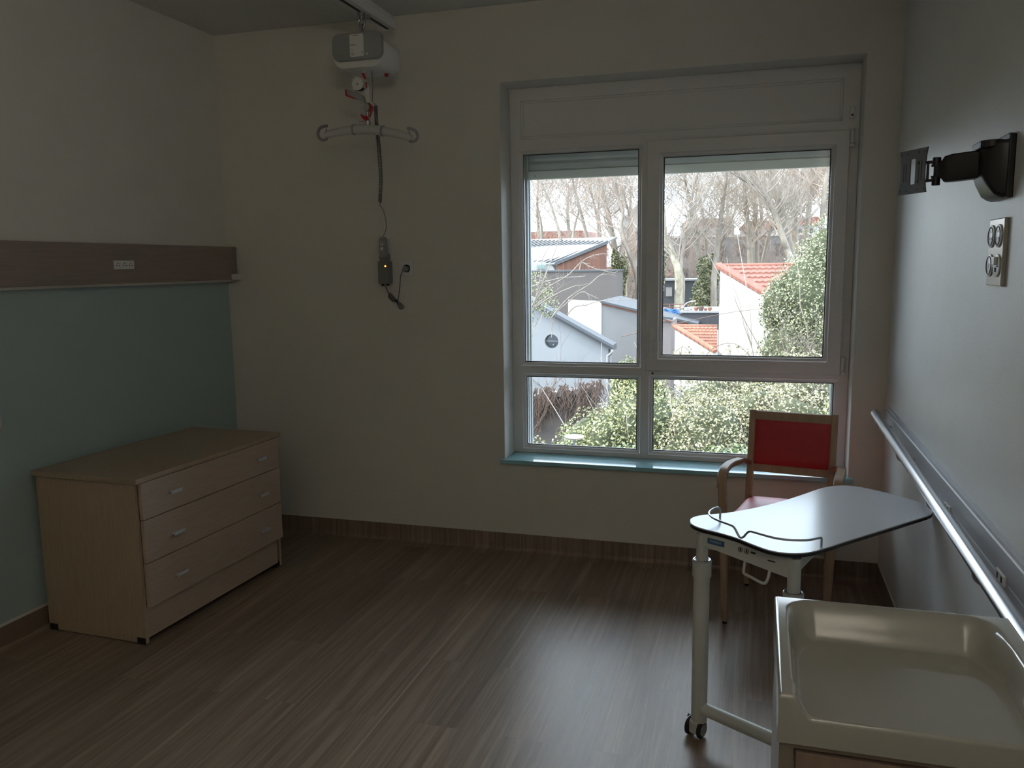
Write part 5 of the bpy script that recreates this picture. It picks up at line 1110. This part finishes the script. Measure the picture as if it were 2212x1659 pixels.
for i, (Y, pts, lb) in enumerate(TREES):
    R = random.Random(100+i); pale = i == 8
    t = thing('bare_tree', lb, 'tree', (pts[0][0], Y, GZ))
    P = [Vector((pts[0][0]+R.uniform(-.2, .2), Y, GZ))]+[Vector((x, Y+R.uniform(-.4, .4), z)) for x, z, r in pts]; rr = [pts[0][2]*1.15]+[r for x, z, r in pts]
    last = P[-1]+(P[-1]-P[-2]).normalized()*3; P.append(last); rr.append(.02)
    def f(bm):
        q = smooth_path(P, 4); rad = []
        for k in range(len(q)):
            s = k/4; a = min(int(s), len(rr)-2); rad.append(rr[a]+(rr[a+1]-rr[a])*(s-a))
        tube(bm, q, rad, 9)
    part('trunk', t, m_barkp if pale else m_bark, f, 60)
    def g(bm):
        nb = 30
        for k in range(nb):
            s = .22+.75*k/nb; z = P[1].z+(P[-1].z-P[1].z)*s
            if z < .8: z = R.uniform(.8, 6)
            a = max(j for j in range(len(P)-1) if P[j].z <= z or j == 0); a = min(a, len(P)-2)
            tt = max(0, min(1, (z-P[a].z)/max(.01, P[a+1].z-P[a].z))); p = P[a].lerp(P[a+1], tt); r0 = rr[a]
            d = Vector((R.choice((-1, 1))*R.uniform(.35, 1), R.uniform(-.5, .5), R.uniform(.3, 1.1)))
            grow(bm, p, d, R.uniform(1.8, 3.6), max(.030, r0*.30), 3, R, .5)
    part('branches', t, m_twigr if i % 3 == 1 else m_twig, g)
    if i == 3: part('ivy', t, m_ivy, lambda bm: foliage(bm, [(-11.7, 71.6, .1, .62, .6, 1.9), (-11.3, 71.6, 1.2, .45, .5, 1.3), (-12.0, 71.7, 1.9, .35, .4, 1.1), (-11.5, 71.6, -2.6, .8, .7, 1.9)], 4200, .22, R))
    if i == 9: part('ivy', t, m_ivy, lambda bm: foliage(bm, [(-4.55, 73, -1.0, .95, .8, 1.5), (-4.0, 73, .1, .75, .7, 1.3), (-4.6, 73, 1.2, .55, .6, 1.0), (-3.7, 73, 1.6, .35, .4, .9), (-5.1, 73, -2.2, .7, .6, 1.2), (-4.3, 73, -3.0, 1.4, .8, 1.6)], 6500, .24, R))
    if i == 8: part('ivy', t, m_ivy, lambda bm: foliage(bm, [(-7.4, 66.5, 1.2, .30, .3, 1.5), (-7.5, 66.5, -.3, .25, .3, .9)], 1300, .2, R))
# low brushwood behind the tiled house and above the far roofs
BR = [(-21, 95, 'brown thicket of twigs above the zinc roof, far left'), (-17, 100, 'brown thicket of twigs behind the leaning trees, left pane'), (-7, 92, 'reddish thicket of twigs right of the mullion'), (-1.5, 88, 'reddish thicket of twigs right above the tiled roof'), (2.2, 86, 'reddish thicket of twigs between tiled roof and ivy mound'), (-12.5, 98, 'pale thicket of twigs beside the mullion, left pane')]
for i, (x, y, lb) in enumerate(BR):
    R = random.Random(300+i); t = thing('thicket', lb, 'shrub', (x, y, GZ))
    def g(bm):
        for k in range(40): grow(bm, Vector((x+R.uniform(-3.0, 2.4), y+R.uniform(-1, 1), R.uniform(GZ, 2.2))), Vector((R.uniform(-.6, .6), 0, 1)), R.uniform(2.0, 3.4), .026, 3, R, .3)
    part('twigs', t, m_twigr, g)
# ---- twiggy crowns far behind that fog the sky between the trunks
CR = [(-31, 'far left twiggy crown against the sky'), (-26.5, 'far twiggy crown, second from the left'), (-22, 'far twiggy crown behind the white gable'), (-17.5, 'far twiggy crown just left of the mullion'), (-13, 'far twiggy crown hidden by the mullion'), (-8.5, 'far twiggy crown right of the mullion'), (-4.2, 'far twiggy crown above the ivy clump'), (.2, 'far twiggy crown above the two straight trunks'), (4.4, 'far twiggy crown above the ivy mound'), (8.6, 'far right twiggy crown against the sky')]
for i, (x, lb) in enumerate(CR):
    R = random.Random(400+i); Y = 118; t = thing('background_tree', lb, 'tree', (x, Y, GZ))
    part('trunk', t, m_bark, lambda bm: tube(bm, [(x, Y, GZ), (x+.2, Y, 4), (x-.2, Y, 9), (x, Y, 13)], [.35, .3, .2, .08], 8), 60)
    def g(bm):
        for k in range(34): grow(bm, Vector((x+R.uniform(-.6, .6), Y+R.uniform(-.5, .5), R.uniform(5, 13))), Vector((R.choice((-1, 1))*R.uniform(.2, 1), R.uniform(-.4, .4), R.uniform(.3, 1.1))), R.uniform(4, 6), .045, 3, R, .4)
    part('branches', t, m_twig, g)
